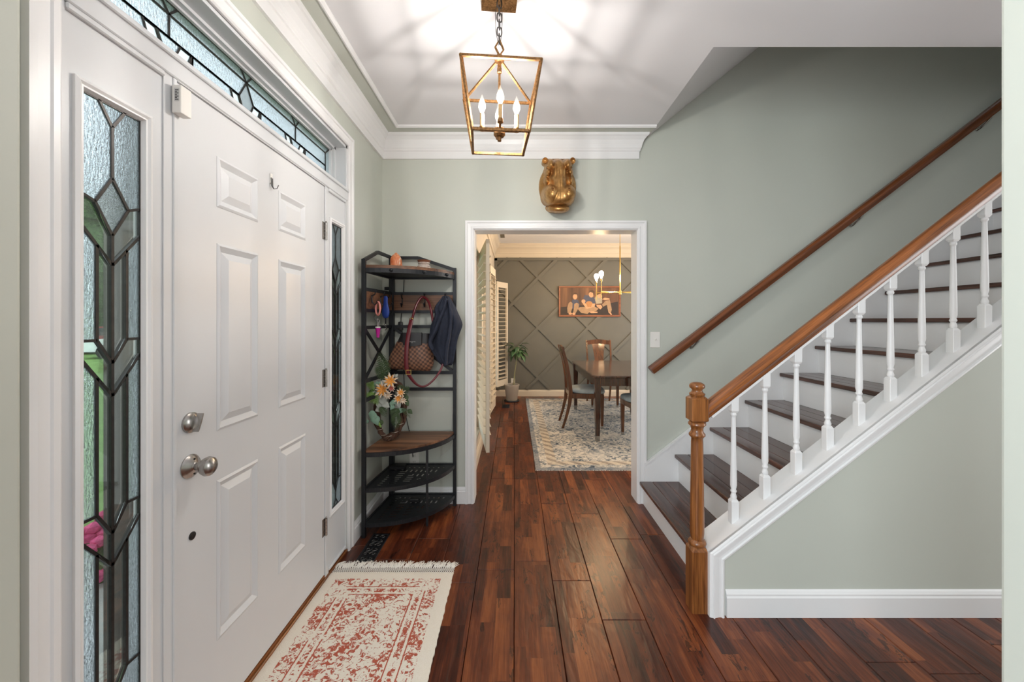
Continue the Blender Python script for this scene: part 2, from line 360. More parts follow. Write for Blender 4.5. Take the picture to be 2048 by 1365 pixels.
def bar(bm, p0, p1, wa, wb, up=(0, 0, 1)):
    p0, p1 = Vector(p0), Vector(p1); d = (p1-p0).normalized(); u = Vector(up)
    if abs(d.dot(u)) > 0.98: u = Vector((0, 1, 0))
    a = d.cross(u).normalized(); b = a.cross(d).normalized()
    rs = [[bm.verts.new(p + a*sx*wa/2 + b*sy*wb/2) for sx, sy in ((-1,-1),(1,-1),(1,1),(-1,1))] for p in (p0, p1)]
    skin(bm, *rs); cap(bm, rs[0], True); cap(bm, rs[1]); return bm
def lathe(bm, prof, c=(0, 0, 0), n=20, axis=None, sx=1.0, sy=1.0):
    c = Vector(c); ax = Vector(axis).normalized() if axis else Vector((0, 0, 1))
    if axis: a, b = frame_axes(ax)
    else: a, b = Vector((1, 0, 0)), Vector((0, 1, 0))
    rs = [ring(bm, c+ax*z, a, b, max(r, 1e-4)*sx, max(r, 1e-4)*sy, n) for r, z in prof]
    for i in range(len(rs)-1): skin(bm, rs[i], rs[i+1])
    cap(bm, rs[0], True); cap(bm, rs[-1]); return bm
def loft(bm, rings, closed_ends=True):
    rs = [[bm.verts.new(Vector(p)) for p in r] for r in rings]
    for i in range(len(rs)-1): skin(bm, rs[i], rs[i+1])
    if closed_ends: cap(bm, rs[0], True); cap(bm, rs[-1])
    return bm
def prism(bm, poly, fn, d0, d1):
    a = [bm.verts.new(Vector(fn(p, q, d0))) for p, q in poly]; b = [bm.verts.new(Vector(fn(p, q, d1))) for p, q in poly]
    skin(bm, a, b); cap(bm, a, True); cap(bm, b); return bm
XZ = lambda p, q, d: (p, d, q)
YZ = lambda p, q, d: (d, p, q)
XY = lambda p, q, d: (p, q, d)
def ell(bm, c, r, sub=2, rot=None):
    m = Matrix.Translation(Vector(c)) @ (Matrix.Rotation(rot[0], 4, rot[1]) if rot else Matrix.Identity(4)) @ Matrix.Diagonal((r[0], r[1], r[2], 1))
    bmesh.ops.create_icosphere(bm, subdivisions=sub, radius=1.0, matrix=m); return bm
def sheet(bm, pts_fn, nu, nv, th=0.0):
    g = [[bm.verts.new(Vector(pts_fn(i/nu, j/nv))) for j in range(nv+1)] for i in range(nu+1)]
    for i in range(nu):
        for j in range(nv): bm.faces.new((g[i][j], g[i+1][j], g[i+1][j+1], g[i][j+1]))
    return bm
def wpos(o):
    p = Vector(o.location)
    while o.parent: o = o.parent; p += Vector(o.location)
    return p
def obj(name, bm, mat, parent=None, smooth=False, angle=35, origin=None):
    bmesh.ops.recalc_face_normals(bm, faces=bm.faces[:])
    me = bpy.data.meshes.new(name); org = Vector(origin) if origin is not None else None
    base = wpos(parent) if parent else Vector((0, 0, 0))
    o = bpy.data.objects.new(name, me); COL.objects.link(o)
    if org is None: org = base
    for v in bm.verts: v.co -= org
    bm.to_mesh(me); bm.free(); o.location = org-base
    if mat: me.materials.append(mat)
    if parent: o.parent = parent
    if smooth:
        me.shade_smooth(); me.set_sharp_from_angle(angle=R(angle))
    return o
def tag(o, label, cat=None, group=None, kind=None):
    o['label'] = label
    if cat: o['category'] = cat
    if group: o['group'] = group
    if kind: o['kind'] = kind
    return o
def thing(name, loc, label, cat, group=None):
    o = bpy.data.objects.new(name, None); COL.objects.link(o); o.location = loc; o.empty_display_size = 0.1
    return tag(o, label, cat, group)
def struct(name, bm, mat, label, smooth=False, parent=None):
    o = obj(name, bm, mat, parent, smooth)
    if not parent: o['kind'] = 'structure'
    o['label'] = label
    return o
def copy_tree(o, parent=None):
    c = o.copy(); COL.objects.link(c); c.parent = parent
    for ch in [x for x in o.children]: copy_tree(ch, c)
    return c
def at(px, py, Y): return Vector(((px-VX)/F*Y, Y, CH-(py-VY)/F*Y))

# ------------------------------------------------------------------ setting dimensions
WL, YF, ZC = -0.98, 2.91, 2.72          # left wall, far wall, ceiling
DL, YD0, YD1 = -0.36, 3.04, 7.03        # dining room
OX0, OX1, OZ = -0.30, 0.909, 2.025      # doorway to the dining room
def shell():
    # left wall with the entry opening
    b = bm_new()
    box(b, -1.13, WL, -4.0, 0.842, 0, ZC); box(b, -1.13, WL, 2.30, YD0, 0, ZC); box(b, -1.13, WL, 0.842, 2.30, 2.37, ZC)
    struct('wall_left', b, M_sage, 'sage green entry wall around the white front door')
    b = bm_new()
    box(b, -1.13, OX0, YF, YD0, 0, ZC); box(b, OX0, OX1, YF, YD0, OZ, ZC); box(b, OX1, 4.6, YF, YD0, 0, 5.2)
    box(b, OX0, OX1, YF, YD0, ZC, 3.0)
    struct('wall_far', b, M_sage, 'sage green wall with doorway into the dining room')
    b = bm_new(); box(b, -1.13, -0.95, 0.63, 0.757, 0, ZC, 0.006, 2)
    box(b, 0.9355, 1.25, 0.63, 0.757, 0, ZC, 0.006, 2)
    struct('wall_front', b, M_sage, 'pale green wall ends of the wide opening into the foyer')
    b = bm_new(); box(b, 4.45, 4.6, -4.0, YF, 0, 5.2)
    struct('wall_right', b, M_sage, 'sage green end wall of the hall')
    b = bm_new(); box(b, -1.13, 4.6, -4.15, -4.0, 0, ZC)
    struct('wall_back', b, M_cream, 'pale wall of the room behind the opening')
    # ceiling
    b = bm_new(); box(b, -1.13, 0.995, -4.0, YF, ZC, ZC+0.2); box(b, 0.995, 4.6, -4.0, 1.965, ZC, ZC+0.2)
    struct('ceiling', b, M_ceil, 'flat white foyer ceiling')
    b = bm_new(); prism(b, [(0.995, ZC), (4.6, ZC+3.605*0.81), (4.6, ZC+3.605*0.81+.15), (0.995, ZC+.15)], XZ, 1.965, YF)
    struct('ceiling', b, M_ceil, 'sloped white ceiling above the stairs')
    b = bm_new(); box(b, 0.995, 4.6, 1.84, 1.965, ZC+0.2, 5.3)
    struct('wall_stairwell', b, M_sage, 'green wall of the stairwell above the ceiling')
    # dining room
    b = bm_new(); box(b, DL-0.12, DL, YD0, 3.25, 0, ZC); box(b, DL-0.12, DL, 3.96, 5.0, 0, ZC); box(b, DL-0.12, DL, 6.38, YD1, 0, ZC)
    for y0, y1 in ((3.25, 3.96), (5.0, 6.38)): box(b, DL-0.12, DL, y0, y1, 0, 0.28); box(b, DL-0.12, DL, y0, y1, 2.0, ZC)
    struct('wall_dining_left', b, M_cream, 'cream dining room wall with shuttered windows')
    b = bm_new(); box(b, 3.2, 3.32, YD0, YD1, 0, ZC); struct('wall_dining_right', b, M_cream, 'cream dining room side wall')
    b = bm_new(); box(b, DL-0.12, 3.32, YD0, YD1+0.12, ZC, ZC+0.15); struct('ceiling', b, M_ceil, 'white dining room ceiling')
    b = bm_new(); box(b, DL-0.12, 3.32, YD1, YD1+0.12, 0, ZC)
    wd = struct('wall_dining_far', b, M_dgrey, 'dark olive grey accent wall with diamond lattice battens')
    # battens clipped to the wall field
    x0, x1, z0, z1 = DL, 3.2, 0.13, 2.467; step = 0.4455
    cx, cz = at(920+535*0.293, 430+430*0.293, YD1).x, at(0, 430+430*0.293, YD1).z
    def batten(p, q, dy=0.0):
        bb = bm_new(); bar(bb, (p[0], YD1-0.010-dy, p[1]), (q[0], YD1-0.010-dy, q[1]), 0.032, 0.052, (-(q[1]-p[1]), 0, q[0]-p[0])); 
        o = obj('batten', bb, M_dgrey, wd)
    for sgn in (1, -1):
        for k in range(-8, 9):
            # line z-cz = sgn*(x-cx) + 2*k*step
            cc = cz - sgn*cx + 2*k*step
            pts = []
            for x in (x0, x1):
                z = sgn*x+cc
                if z0 <= z <= z1: pts.append((x, z))
            for z in (z0, z1):
                x = (z-cc)/sgn
                if x0 < x < x1: pts.append((x, z))
            if len(pts) >= 2: batten(pts[0], pts[1], 0.0015 if sgn > 0 else 0)
    batten((x0, 2.45), (x1, 2.45), .003); batten((x0+.025, z0), (x0+.025, z1), .003)
shell()

def crown_foyer():
    prof = [(0, 0), (0.014, 0.0), (0.014, 0.052), (0.020, 0.058), (0.020, 0.066), (0.026, 0.078), (0.030, 0.10), (0.04, 0.13), (0.056, 0.15), (0.064, 0.155), (0.068, 0.175), (0, 0.175)]
    z0 = 2.545; P = prof
    b = bm_new()
    ra = [bm_v for bm_v in [b.verts.new((WL+p, -4.0, z0+q)) for p, q in P]]; rb = [b.verts.new((WL+p, YF-p, z0+q)) for p, q in P]
    rc = [b.verts.new((0.905+p*1.1, YF-p, z0+q)) for p, q in P]
    skin(b, ra, rb); skin(b, rb, rc); cap(b, ra, True); cap(b, rc)
    struct('trim_1', b, M_white, 'white crown moulding around the foyer')
    # painted ceiling band and its bead
    b = bm_new(); p0, p1 = 0.064, 0.145; zt = ZC-0.002
    for poly in ([(WL+p0, -4), (WL+p1, -4), (WL+p1, YF-p1), (WL+p0, YF-p0)], [(WL+p0, YF-p0), (WL+p1, YF-p1), (0.994, YF-p1), (0.99, YF-p0)]):
        prism(b, poly, XY, zt, ZC+0.001)
    struct('trim_2', b, M_sage, 'sage green painted band on the ceiling edge')
    b = bm_new(); P = [(0.142, 0), (0.146, -0.012), (0.156, -0.016), (0.166, -0.008), (0.168, 0)]
    ra = [b.verts.new((WL+p, -4, ZC+q)) for p, q in P]; rb = [b.verts.new((WL+p, YF-p, ZC+q)) for p, q in P]; rc = [b.verts.new((0.994, YF-p, ZC+q)) for p, q in P]
    skin(b, ra, rb); skin(b, rb, rc); cap(b, ra, True); cap(b, rc)
    struct('trim_3', b, M_white, 'slim white bead moulding on the ceiling')
    # dining crown
    P = [(0, 0), (0.016, 0), (0.016, 0.08), (0.024, 0.088), (0.026, 0.11), (0.045, 0.15), (0.075, 0.18), (0.085, 0.19), (0.09, 0.215), (0.10, 0.225), (0.10, 0.253), (0, 0.253)]
    b = bm_new(); z0 = 2.467
    ra = [b.verts.new((DL+p, YD0, z0+q)) for p, q in P]; rb = [b.verts.new((DL+p, YD1-p, z0+q)) for p, q in P]; rc = [b.verts.new((3.2, YD1-p, z0+q)) for p, q in P]
    skin(b, ra, rb); skin(b, rb, rc); cap(b, ra, True); cap(b, rc)
    struct('trim_4', b, M_cream, 'cream crown moulding in the dining room')
    b = bm_new(); prism(b, [(DL+.13, YD0), (DL+.2, YD0), (DL+.2, YD1-.55), (DL+.13, YD1-.55)], XY, ZC-.003, ZC+.001)
    struct('trim_5', b, M_dgrey, 'grey painted strip on the dining room ceiling')
crown_foyer()

def casing_and_base():
    # doorway casing: three sides of a stepped profile + jamb lining
    prof = [(0, 0), (0, 0.012), (0.006, 0.018), (0.018, 0.018), (0.022, 0.014), (0.044, 0.016), (0.048, 0.022), (0.0625, 0.022), (0.0625, 0)]
    b = bm_new()
    def r(x, z, sx, sz): return [b.verts.new((x+sx*u, YF-v, z+sz*u)) for u, v in prof]
    a = r(OX0, 0, -1, 0); c = r(OX0, OZ, -1, 1); d = r(OX1, OZ, 1, 1); e = r(OX1, 0, 1, 0)
    skin(b, a, c); skin(b, c, d); skin(b, d, e); cap(b, a); cap(b, e)
    box(b, OX0-0.01, OX0+0.004, YF-0.004, YD0+0.01, 0, OZ); box(b, OX1-0.004, OX1+0.01, YF-0.004, YD0+0.01, 0, OZ); box(b, OX0, OX1, YF-0.004, YD0+0.01, OZ-0.004, OZ+0.01)
    struct('trim_6', b, M_white, 'white casing of the dining room doorway')
    # entry casing
    b = bm_new(); Y0, Y1, ZT = 0.842, 2.30, 2.372
    def r2(y, z, sy, sz): return [b.verts.new((WL+v*0.8, y+sy*u, z+sz*u)) for u, v in prof]
    a = r2(Y0, 0, -1, 0); c = r2(Y0, ZT, -1, 1); d = r2(Y1, ZT, 1, 1); e = r2(Y1, 0, 1, 0)
    skin(b, a, c); skin(b, c, d); skin(b, d, e); cap(b, a); cap(b, e)
    struct('trim_7', b, M_white, 'white casing around the front door and its glass')
    # baseboards
    def base(name, x0, x1, y0, y1, lab, h=0.12, nx=0, ny=-1, mat=M_white):
        P = [(0, 0), (0.016, 0), (0.016, h*0.74), (0.012, h*0.8), (0.012, h*0.86), (0.006, h*0.95), (0, h)]
        b = bm_new()
        ra = [b.verts.new((x0+nx*p, y0+ny*p, q)) for p, q in P]; rb = [b.verts.new((x1+nx*p, y1+ny*p, q)) for p, q in P]
        skin(b, ra, rb); cap(b, ra, True); cap(b, rb); struct(name, b, mat, lab)
    base('baseboard_far', WL, OX0-0.0625, YF, YF, 'white baseboard behind the corner rack')
    base('baseboard_left', WL, WL, 2.363, YF, 'white baseboard between front door casing and corner', 0.12, 1, 0)
    base('baseboard_stair', 0.965, 4.45, 1.80, 1.80, 'white baseboard under the stair wall')
    base('baseboard_dining', DL, 3.2, YD1, YD1, 'cream baseboard below the diamond lattice wall', 0.115, mat=M_cream)
    base('baseboard_dining_left', DL, DL, YD0, YD1, 'cream baseboard below the shuttered windows', 0.12, 1, 0, M_cream)
casing_and_base()

# ------------------------------------------------------------------ floor: every plank a part
def floor():
    b = bm_new(); box(b, -1.13, 4.6, -4.0, 7.15, -0.06, -0.016)
    fl = struct('floor', b, M_sub, 'dark red brown hand scraped hardwood plank floor')
    W = 0.1985; g = 0.0012
    def plank(x0, x1, y0, y1):
        b = bm_new(); e = 0.0022
        A = [b.verts.new(v) for v in ((x0, y0, -0.017), (x1, y0, -0.017), (x1, y1, -0.017), (x0, y1, -0.017))]
        Bv = [b.verts.new(v) for v in ((x0, y0, -e), (x1, y0, -e), (x1, y1, -e), (x0, y1, -e))]
        Cv = [b.verts.new(v) for v in ((x0+e, y0+e, 0), (x1-e, y0+e, 0), (x1-e, y1-e, 0), (x0+e, y1-e, 0))]
        skin(b, A, Bv); skin(b, Bv, Cv); cap(b, Cv); obj('plank', b, M_floor, fl)
    for i in range(-6, 23):
        xa = -0.002+W*i; xb = xa+W
        xa2, xb2 = max(xa, WL-0.03)+g, min(xb, 4.45)-g
        if xb2-xa2 < 0.02: continue
        spans = []
        if xb > OX0-0.05 and xa < OX1+0.02: spans.append((0.3, YD1))
        else:
            spans.append((0.3, 1.85 if xa > 0.9 else YF))
            if xa > DL-W and xa < 2.6: spans.append((YD0-0.02, YD1))
        for s0, s1 in spans:
            y = s0 + random.uniform(-0.9, 0)
            while y < s1:
                ln = random.uniform(0.7, 1.35)
                a_, b_ = max(y, s0), min(y+ln, s1)
                if s1-b_ < 0.2: b_ = s1
                if b_-a_ > 0.03: plank(xa2, xb2, a_+g, b_-g)
                y = b_ if b_ > y else y+ln
    # room behind the opening, never in view
    b = bm_new(); box(b, WL, 4.45, -4.0, 0.3, -0.016, -0.001); o = obj('floorboards', b, M_floor, fl); o['kind'] = 'stuff'
floor()

# ------------------------------------------------------------------ front door, sidelights, transom
XD = -0.985
def raised_panel(bm, y0, y1, z0, z1, x):
    # sunk moulding ring with a raised field
    lv = [(0, 0.0012), (0.008, 0.0045), (0.014, 0.001), (0.026, -0.006), (0.05, 0.0035), (0.054, 0.0035)]
    rs = []
    for d, h in lv: rs.append([bm.verts.new((x+h, *p)) for p in ((y0+d, z0+d), (y1-d, z0+d), (y1-d, z1-d), (y0+d, z1-d))])
    for i in range(len(rs)-1): skin(bm, rs[i], rs[i+1])
    cap(bm, rs[-1]); 
    bk = [bm.verts.new((x-0.02, *p)) for p in ((y0, z0), (y1, z0), (y1, z1), (y0, z1))]; skin(bm, bk, rs[0]); cap(bm, bk, True)
def front_door():
    d = bpy.data.objects.new('door_1', None); COL.objects.link(d); d.location = (XD-0.02, 1.588, 0.0); d['kind'] = 'structure'; d['label'] = 'white six panel front door'
    Y0, Y1, Z0, Z1 = 1.142, 2.034, 0.035, 2.045
    cols = ((1.300, 1.508), (1.640, 1.85)); rows = ((0.290, 0.82), (0.985, 1.607), (1.728, 1.895))
    b = bm_new(); ys = [Y0, cols[0][0], cols[0][1], cols[1][0], cols[1][1], Y1]; zs = [Z0] + [z for r in rows for z in r] + [Z1]
    for i in range(5):
        for j in range(7):
            if i in (1, 3) and j in (1, 3, 5): 
                box(b, XD-0.044, XD-0.022, ys[i], ys[i+1], zs[j], zs[j+1]); continue
            box(b, XD-0.044, XD, ys[i], ys[i+1], zs[j], zs[j+1])
    bmesh.ops.remove_doubles(b, verts=b.verts[:], dist=1e-5)
    obj('slab', b, M_door, d)
    for c in cols:
        for r_ in rows:
            b = bm_new(); raised_panel(b, c[0], c[1], r_[0], r_[1], XD); obj('raised_panel', b, M_door, d)
    # knob
    ky, kz = 1.193, 0.908
    b = bm_new(); lathe(b, [(0.036, 0), (0.036, 0.003), (0.030, 0.010), (0.015, 0.017), (0.012, 0.02)], (XD, ky, kz), 32, (1, 0, 0)); kn = obj('door_knob_rose', b, M_nickel, d, True)
    b = bm_new(); lathe(b, [(0.011, 0.015), (0.011, 0.036), (0.014, 0.04)], (XD, ky, kz), 24, (1, 0, 0)); obj('knob_neck', b, M_nickel, kn, True)
    b = bm_new(); lathe(b, [(0.002, 0.033), (0.016, 0.035), (0.025, 0.044), (0.029, 0.054), (0.027, 0.064), (0.020, 0.070), (0.008, 0.073), (0.001, 0.0735)], (XD, ky, kz), 32, (1, 0, 0)); obj('knob', b, M_nickel, kn, True)
    for s in (-1, 1):
        b = bm_new(); cyl(b, (XD+0.008, ky, kz+s*0.022), (XD+0.015, ky, kz+s*0.022), 0.003); obj('screw', b, M_lead, kn)
    # deadbolt
    dz = 1.041
    b = bm_new(); lathe(b, [(0.031, 0), (0.031, 0.006), (0.027, 0.010), (0.012, 0.016), (0.002, 0.016)], (XD, ky, dz), 32, (1, 0, 0)); db = obj('deadbolt', b, M_nickel, d, True)
    b = bm_new()
    n = 18; rr = []
    for x in (XD+0.015, XD+0.034):
        rr.append([b.verts.new((x, ky+0.004*math.sin(t)+0.019*math.cos(t)*0.5, dz+0.026*math.cos(t)+0.003*math.sin(t))) for t in [2*math.pi*i/n for i in range(n)]])
    skin(b, *rr); cap(b, rr[0], True); cap(b, rr[1]); obj('thumb_turn', b, M_nickel, db, True)
    b = bm_new(); lathe(b, [(0.012, 0), (0.012, 0.003), (0.006, 0.005), (0.002, 0.004)], (XD, 1.2, 0.693), 18, (1, 0, 0)); obj('bolt_plug', b, M_lead, d, True)
    for z in (1.815, 1.053, 0.282):
        b = bm_new(); box(b, XD, XD+0.002, 2.012, 2.052, z-0.045, z+0.045); h = obj('hinge', b, M_nickel, d)
        for k in range(5):
            b = bm_new(); cyl(b, (XD+0.008, 2.038, z-0.045+k*0.018), (XD+0.008, 2.038, z-0.028+k*0.018), 0.0065, n=12); obj('hinge_knuckle', b, M_nickel, h, True)
        b = bm_new(); ell(b, (XD+0.008, 2.038, z+0.048), (0.006, 0.006, 0.004)); obj('hinge_finial', b, M_nickel, h, True)
front_door()

def frame_unit():
    # jambs, mullions, transom bar, sill: the fixed frame of the entry
    b = bm_new(); xb = -1.115; xf = -0.982
    for y0, y1 in ((0.842, 0.858), (1.10, 1.138), (2.038, 2.076), (2.284, 2.30)): box(b, xb, xf, y0, y1, 0, 2.05)
    box(b, -1.115, -0.974, 0.842, 2.30, 2.05, 2.118, 0.003)      # transom bar
    box(b, -1.115, -0.966, 0.842, 2.30, 2.10, 2.118, 0.003)
    box(b, -1.115, -0.98, 0.842, 0.858, 2.118, 2.372); box(b, -1.115, -0.98, 2.284, 2.30, 2.118, 2.372); box(b, -1.115, -0.98, 0.842, 2.30, 2.356, 2.372)
    # glazing stop steps in the transom recess
    for x, e in ((-1.04, 0.012), (-1.058, 0.02)):
        box(b, xb, x, 2.284-e, 2.284, 2.118, 2.356); box(b, xb, x, 0.858, 0.858+e, 2.118, 2.356); box(b, xb, x, 0.858, 2.284, 2.356-e, 2.356); box(b, xb, x, 0.858, 2.284, 2.118, 2.118+e*0.6)
    # door stops
    box(b, -1.04, -0.978, 1.128, 1.1405, 0.03, 2.05, 0.002); box(b, -0.992, -0.978, 2.0355, 2.046, 0.03, 2.05, 0.002); box(b, -1.04, -0.978, 1.14, 2.036, 2.047, 2.052)
    struct('trim_8', b, M_door, 'white jambs and mullions between front door and sidelights')
    b = bm_new()
    for y0, y1 in ((0.80, 0.856), (1.085, 1.155), (2.02, 2.09), (2.262, 2.36)): box(b, -1.135, -1.03, y0, y1, -0.05, 2.10)
    struct('trim_12', b, paint('dark_grey_brick_mould', srgb(92, 88, 84), 0.8, var=0.2, nscale=30, world=True), 'dark grey outer reveals of the entry frame')
    b = bm_new(); box(b, -1.12, -0.984, 0.842, 2.30, 0.0, 0.03); box(b, -0.99, -0.975, 0.842, 2.30, 0, 0.018, 0.003)
    struct('trim_9', b, M_thresh, 'brown oak threshold under the front door')
frame_unit()

def leaded(root, polys, xg, tomap, came=0.007):
    # polys: list of (points, kind); each pane a part; shared edges carry lead
    edges = {}
    for pts, kind in polys:
        b = bm_new(); P = [tomap(p) for p in pts]
        cx = sum(p[0] for p in P)/len(P); cz = sum(p[1] for p in P)/len(P)
        if kind == 'clear':
            inn = [(cx+(p[0]-cx)*0.72, cz+(p[1]-cz)*0.93) for p in P]
            r0 = [b.verts.new((xg-0.002, y, z)) for y, z in P]; r1 = [b.verts.new((xg+0.001, y, z)) for y, z in P]; r2 = [b.verts.new((xg+0.004, y, z)) for y, z in inn]
            skin(b, r0, r1); skin(b, r1, r2); cap(b, r0, True); cap(b, r2)
        else:
            prism(b, P, YZ, xg-0.002, xg+0.002)
        obj('pane', b, {'clear': M_gclear, 'rain': M_grain, 'ham': M_gham}[kind], root)
        for i in range(len(P)):
            a, c = pts[i], pts[(i+1) % len(P)]
            key = tuple(sorted(((round(a[0], 3), round(a[1], 3)), (round(c[0], 3), round(c[1], 3)))))
            edges[key] = (tomap(a), tomap(c))
    b = bm_new()
    for (a, c) in edges.values():
        bar(b, (xg, a[0], a[1]), (xg, c[0], c[1]), came, 0.0075, (1, 0, 0))
    obj('lead_came', b, M_lead, root)
def sidelight_polys(zb, zt):
    A = []
    def both(pts, k):
        A.append((pts, k)); A.append(([(1-u, z) for u, z in pts], k))
    A.append(([(.28, zt), (.72, zt), (.5, 1.827)], 'rain'))
    both([(0, zt), (.28, zt), (.5, 1.827), (.5, 1.702), (.22, 1.633), (0, 1.645)], 'rain')
    A.append(([(.5, 1.702), (.78, 1.633), (.5, 1.56), (.22, 1.633)], 'ham'))
    both([(0, 1.645), (.22, 1.633), (.5, 1.56), (.5, 1.487), (.25, 1.5305), (0, 1.574)], 'clear')
    both([(0, 1.574), (.25, 1.5305), (.25, 1.303), (0, 1.303)], 'rain')
    both([(.25, 1.5305), (.5, 1.487), (.5, 1.245), (.25, 1.303)], 'clear')
    both([(0, 1.303), (.25, 1.303), (.5, 1.245), (.5, 1.164), (.25, 1.2135), (0, 1.263)], 'clear')
    both([(0, 1.263), (.25, 1.2135), (.25, .885), (0, .885)], 'rain')
    both([(.25, 1.2135), (.5, 1.164), (.5, .825), (.25, .885)], 'clear')
    both([(0, .885), (.25, .885), (.5, .825), (.5, .746), (.25, .793), (0, .84)], 'clear')
    both([(0, .84), (.25, .793), (.25, .47), (0, .47)], 'rain')
    both([(.25, .793), (.5, .746), (.5, .408), (.25, .47)], 'clear')
    both([(0, .47), (.25, .47), (.5, .408), (.5, .365), (.28, zb), (0, zb)], 'rain')
    A.append(([(.28, zb), (.72, zb), (.5, .365)], 'ham'))
    return A
def sidelight(idx, Y0, Y1, g0, g1, lab):
    root = bpy.data.objects.new('window_%d' % idx, None); COL.objects.link(root); root.location = (-1.0, (Y0+Y1)/2, 0.03); root['kind'] = 'structure'; root['label'] = lab
    zb, zt = 0.325, 1.88; xg = -0.995
    b = bm_new()
    for (y0, y1, z0, z1) in ((Y0, g0-0.02, 0.03, 2.05), (g1+0.02, Y1, 0.03, 2.05), (g0-0.02, g1+0.02, 0.03, zb-0.02), (g0-0.02, g1+0.02, zt+0.02, 2.05)):
        box(b, -1.03, -0.986, y0, y1, z0, z1)
    obj('sash', b, M_door, root)
    # bead frame round the glass, stepped
    prof = [(-0.022, 0), (-0.022, 0.007), (-0.014, 0.010), (-0.008, 0.006), (-0.004, 0.006), (0.0, -0.004), (0.002, -0.012), (-0.022, -0.012)]
    b = bm_new(); rs = []
    for sy, sz, y, z in ((1, 1, g0, zb), (-1, 1, g1, zb), (-1, -1, g1, zt), (1, -1, g0, zt)):
        rs.append([b.verts.new((-0.986+h, y+sy*d, z+sz*d)) for d, h in prof])
    for i in range(4): skin(b, rs[i], rs[(i+1) % 4])
    obj('glazing_bead', b, M_white, root)
    # slim border moulding on the panel under the bar and on the foot panel
    for z0, z1 in ((2.034, 2.05), (0.03, 0.045)):
        b = bm_new(); box(b, -0.988, -0.976, Y0, Y1, z0, z1, 0.003); obj('moulding', b, M_door, root)
    leaded(root, sidelight_polys(zb, zt), xg, lambda p: (g0+p[0]*(g1-g0), p[1]))
sidelight(1, 0.858, 1.10, 0.898, 1.042, 'leaded glass sidelight beside the door knob')
sidelight(2, 2.076, 2.284, 2.112, 2.25, 'leaded glass sidelight beside the door hinges')
def transom():
    root = bpy.data.objects.new('window_3', None); COL.objects.link(root); root.location = (-1.07, 1.57, 2.118); root['kind'] = 'structure'; root['label'] = 'leaded glass transom above the front door'
    y0, y1 = 0.876, 2.268; zT, zU, zM, zB = 2.338, 2.30, 2.228, 2.125; xg = -1.072
    cs = (1.217, 1.5685, 1.92); e0, e1 = y0+0.045, y1-0.045
    A = []
    A.append(([(y0, zT), (e0, zU), (e0, zM), (e0, zB+.025), (y0, zB)], 'rain')); A.append(([(y1, zT), (e1, zU), (e1, zM), (e1, zB+.025), (y1, zB)], 'rain'))
    A.append(([(y0, zB), (e0, zB+.025), (e0, zB)], 'rain')); A.append(([(y1, zB), (e1, zB+.025), (e1, zB)], 'rain'))
    t = 0.032
    for c in cs: A.append(([(c-t, zT), (c+t, zT), (c, zU)], 'rain'))
    A.append(([(y0, zT), (cs[0]-t, zT), (cs[0], zU), (e0, zU)], 'rain')); A.append(([(cs[0]+t, zT), (cs[1]-t, zT), (cs[1], zU), (cs[0], zU)], 'rain'))
    A.append(([(cs[1]+t, zT), (cs[2]-t, zT), (cs[2], zU), (cs[1], zU)], 'rain')); A.append(([(cs[2]+t, zT), (y1, zT), (e1, zU), (cs[2], zU)], 'rain'))
    d = 0.042
    A.append(([(cs[1], zU), (cs[1]+d, zM), (cs[1], zB+.012), (cs[1]-d, zM)], 'ham'))
    A.append(([(e0, zU), (cs[0], zU), (cs[0], zM), (e0, zM)], 'rain')); A.append(([(cs[0], zU), (cs[1], zU), (cs[1]-d, zM), (cs[0], zM)], 'rain'))
    A.append(([(cs[1], zU), (cs[2], zU), (cs[2], zM), (cs[1]+d, zM)], 'rain')); A.append(([(cs[2], zU), (e1, zU), (e1, zM), (cs[2], zM)], 'rain'))
    xs = e0
    for c in cs:
        A.append(([(xs, zM), (c-0.088, zM), (c-0.05, zB), (xs, zB)], 'rain'))
        for s in (-1, 1): A.append(([(c+s*0.088, zM), (c+s*d, zM), (c, zB+.012), (c, zB), (c+s*0.05, zB)], 'clear'))
        if c != cs[1]: A.append(([(c-d, zM), (c, zM), (c+d, zM), (c, zB+.012)], 'rain'))
        xs = c+0.088
        A.append(([(c+0.088, zM), (c+0.05, zB), (c+0.089, zB)], 'rain'))
    A.append(([(xs, zM), (e1, zM), (e1, zB), (xs, zB)], 'rain'))
    leaded(root, A, xg, lambda p: p, 0.006)
transom()

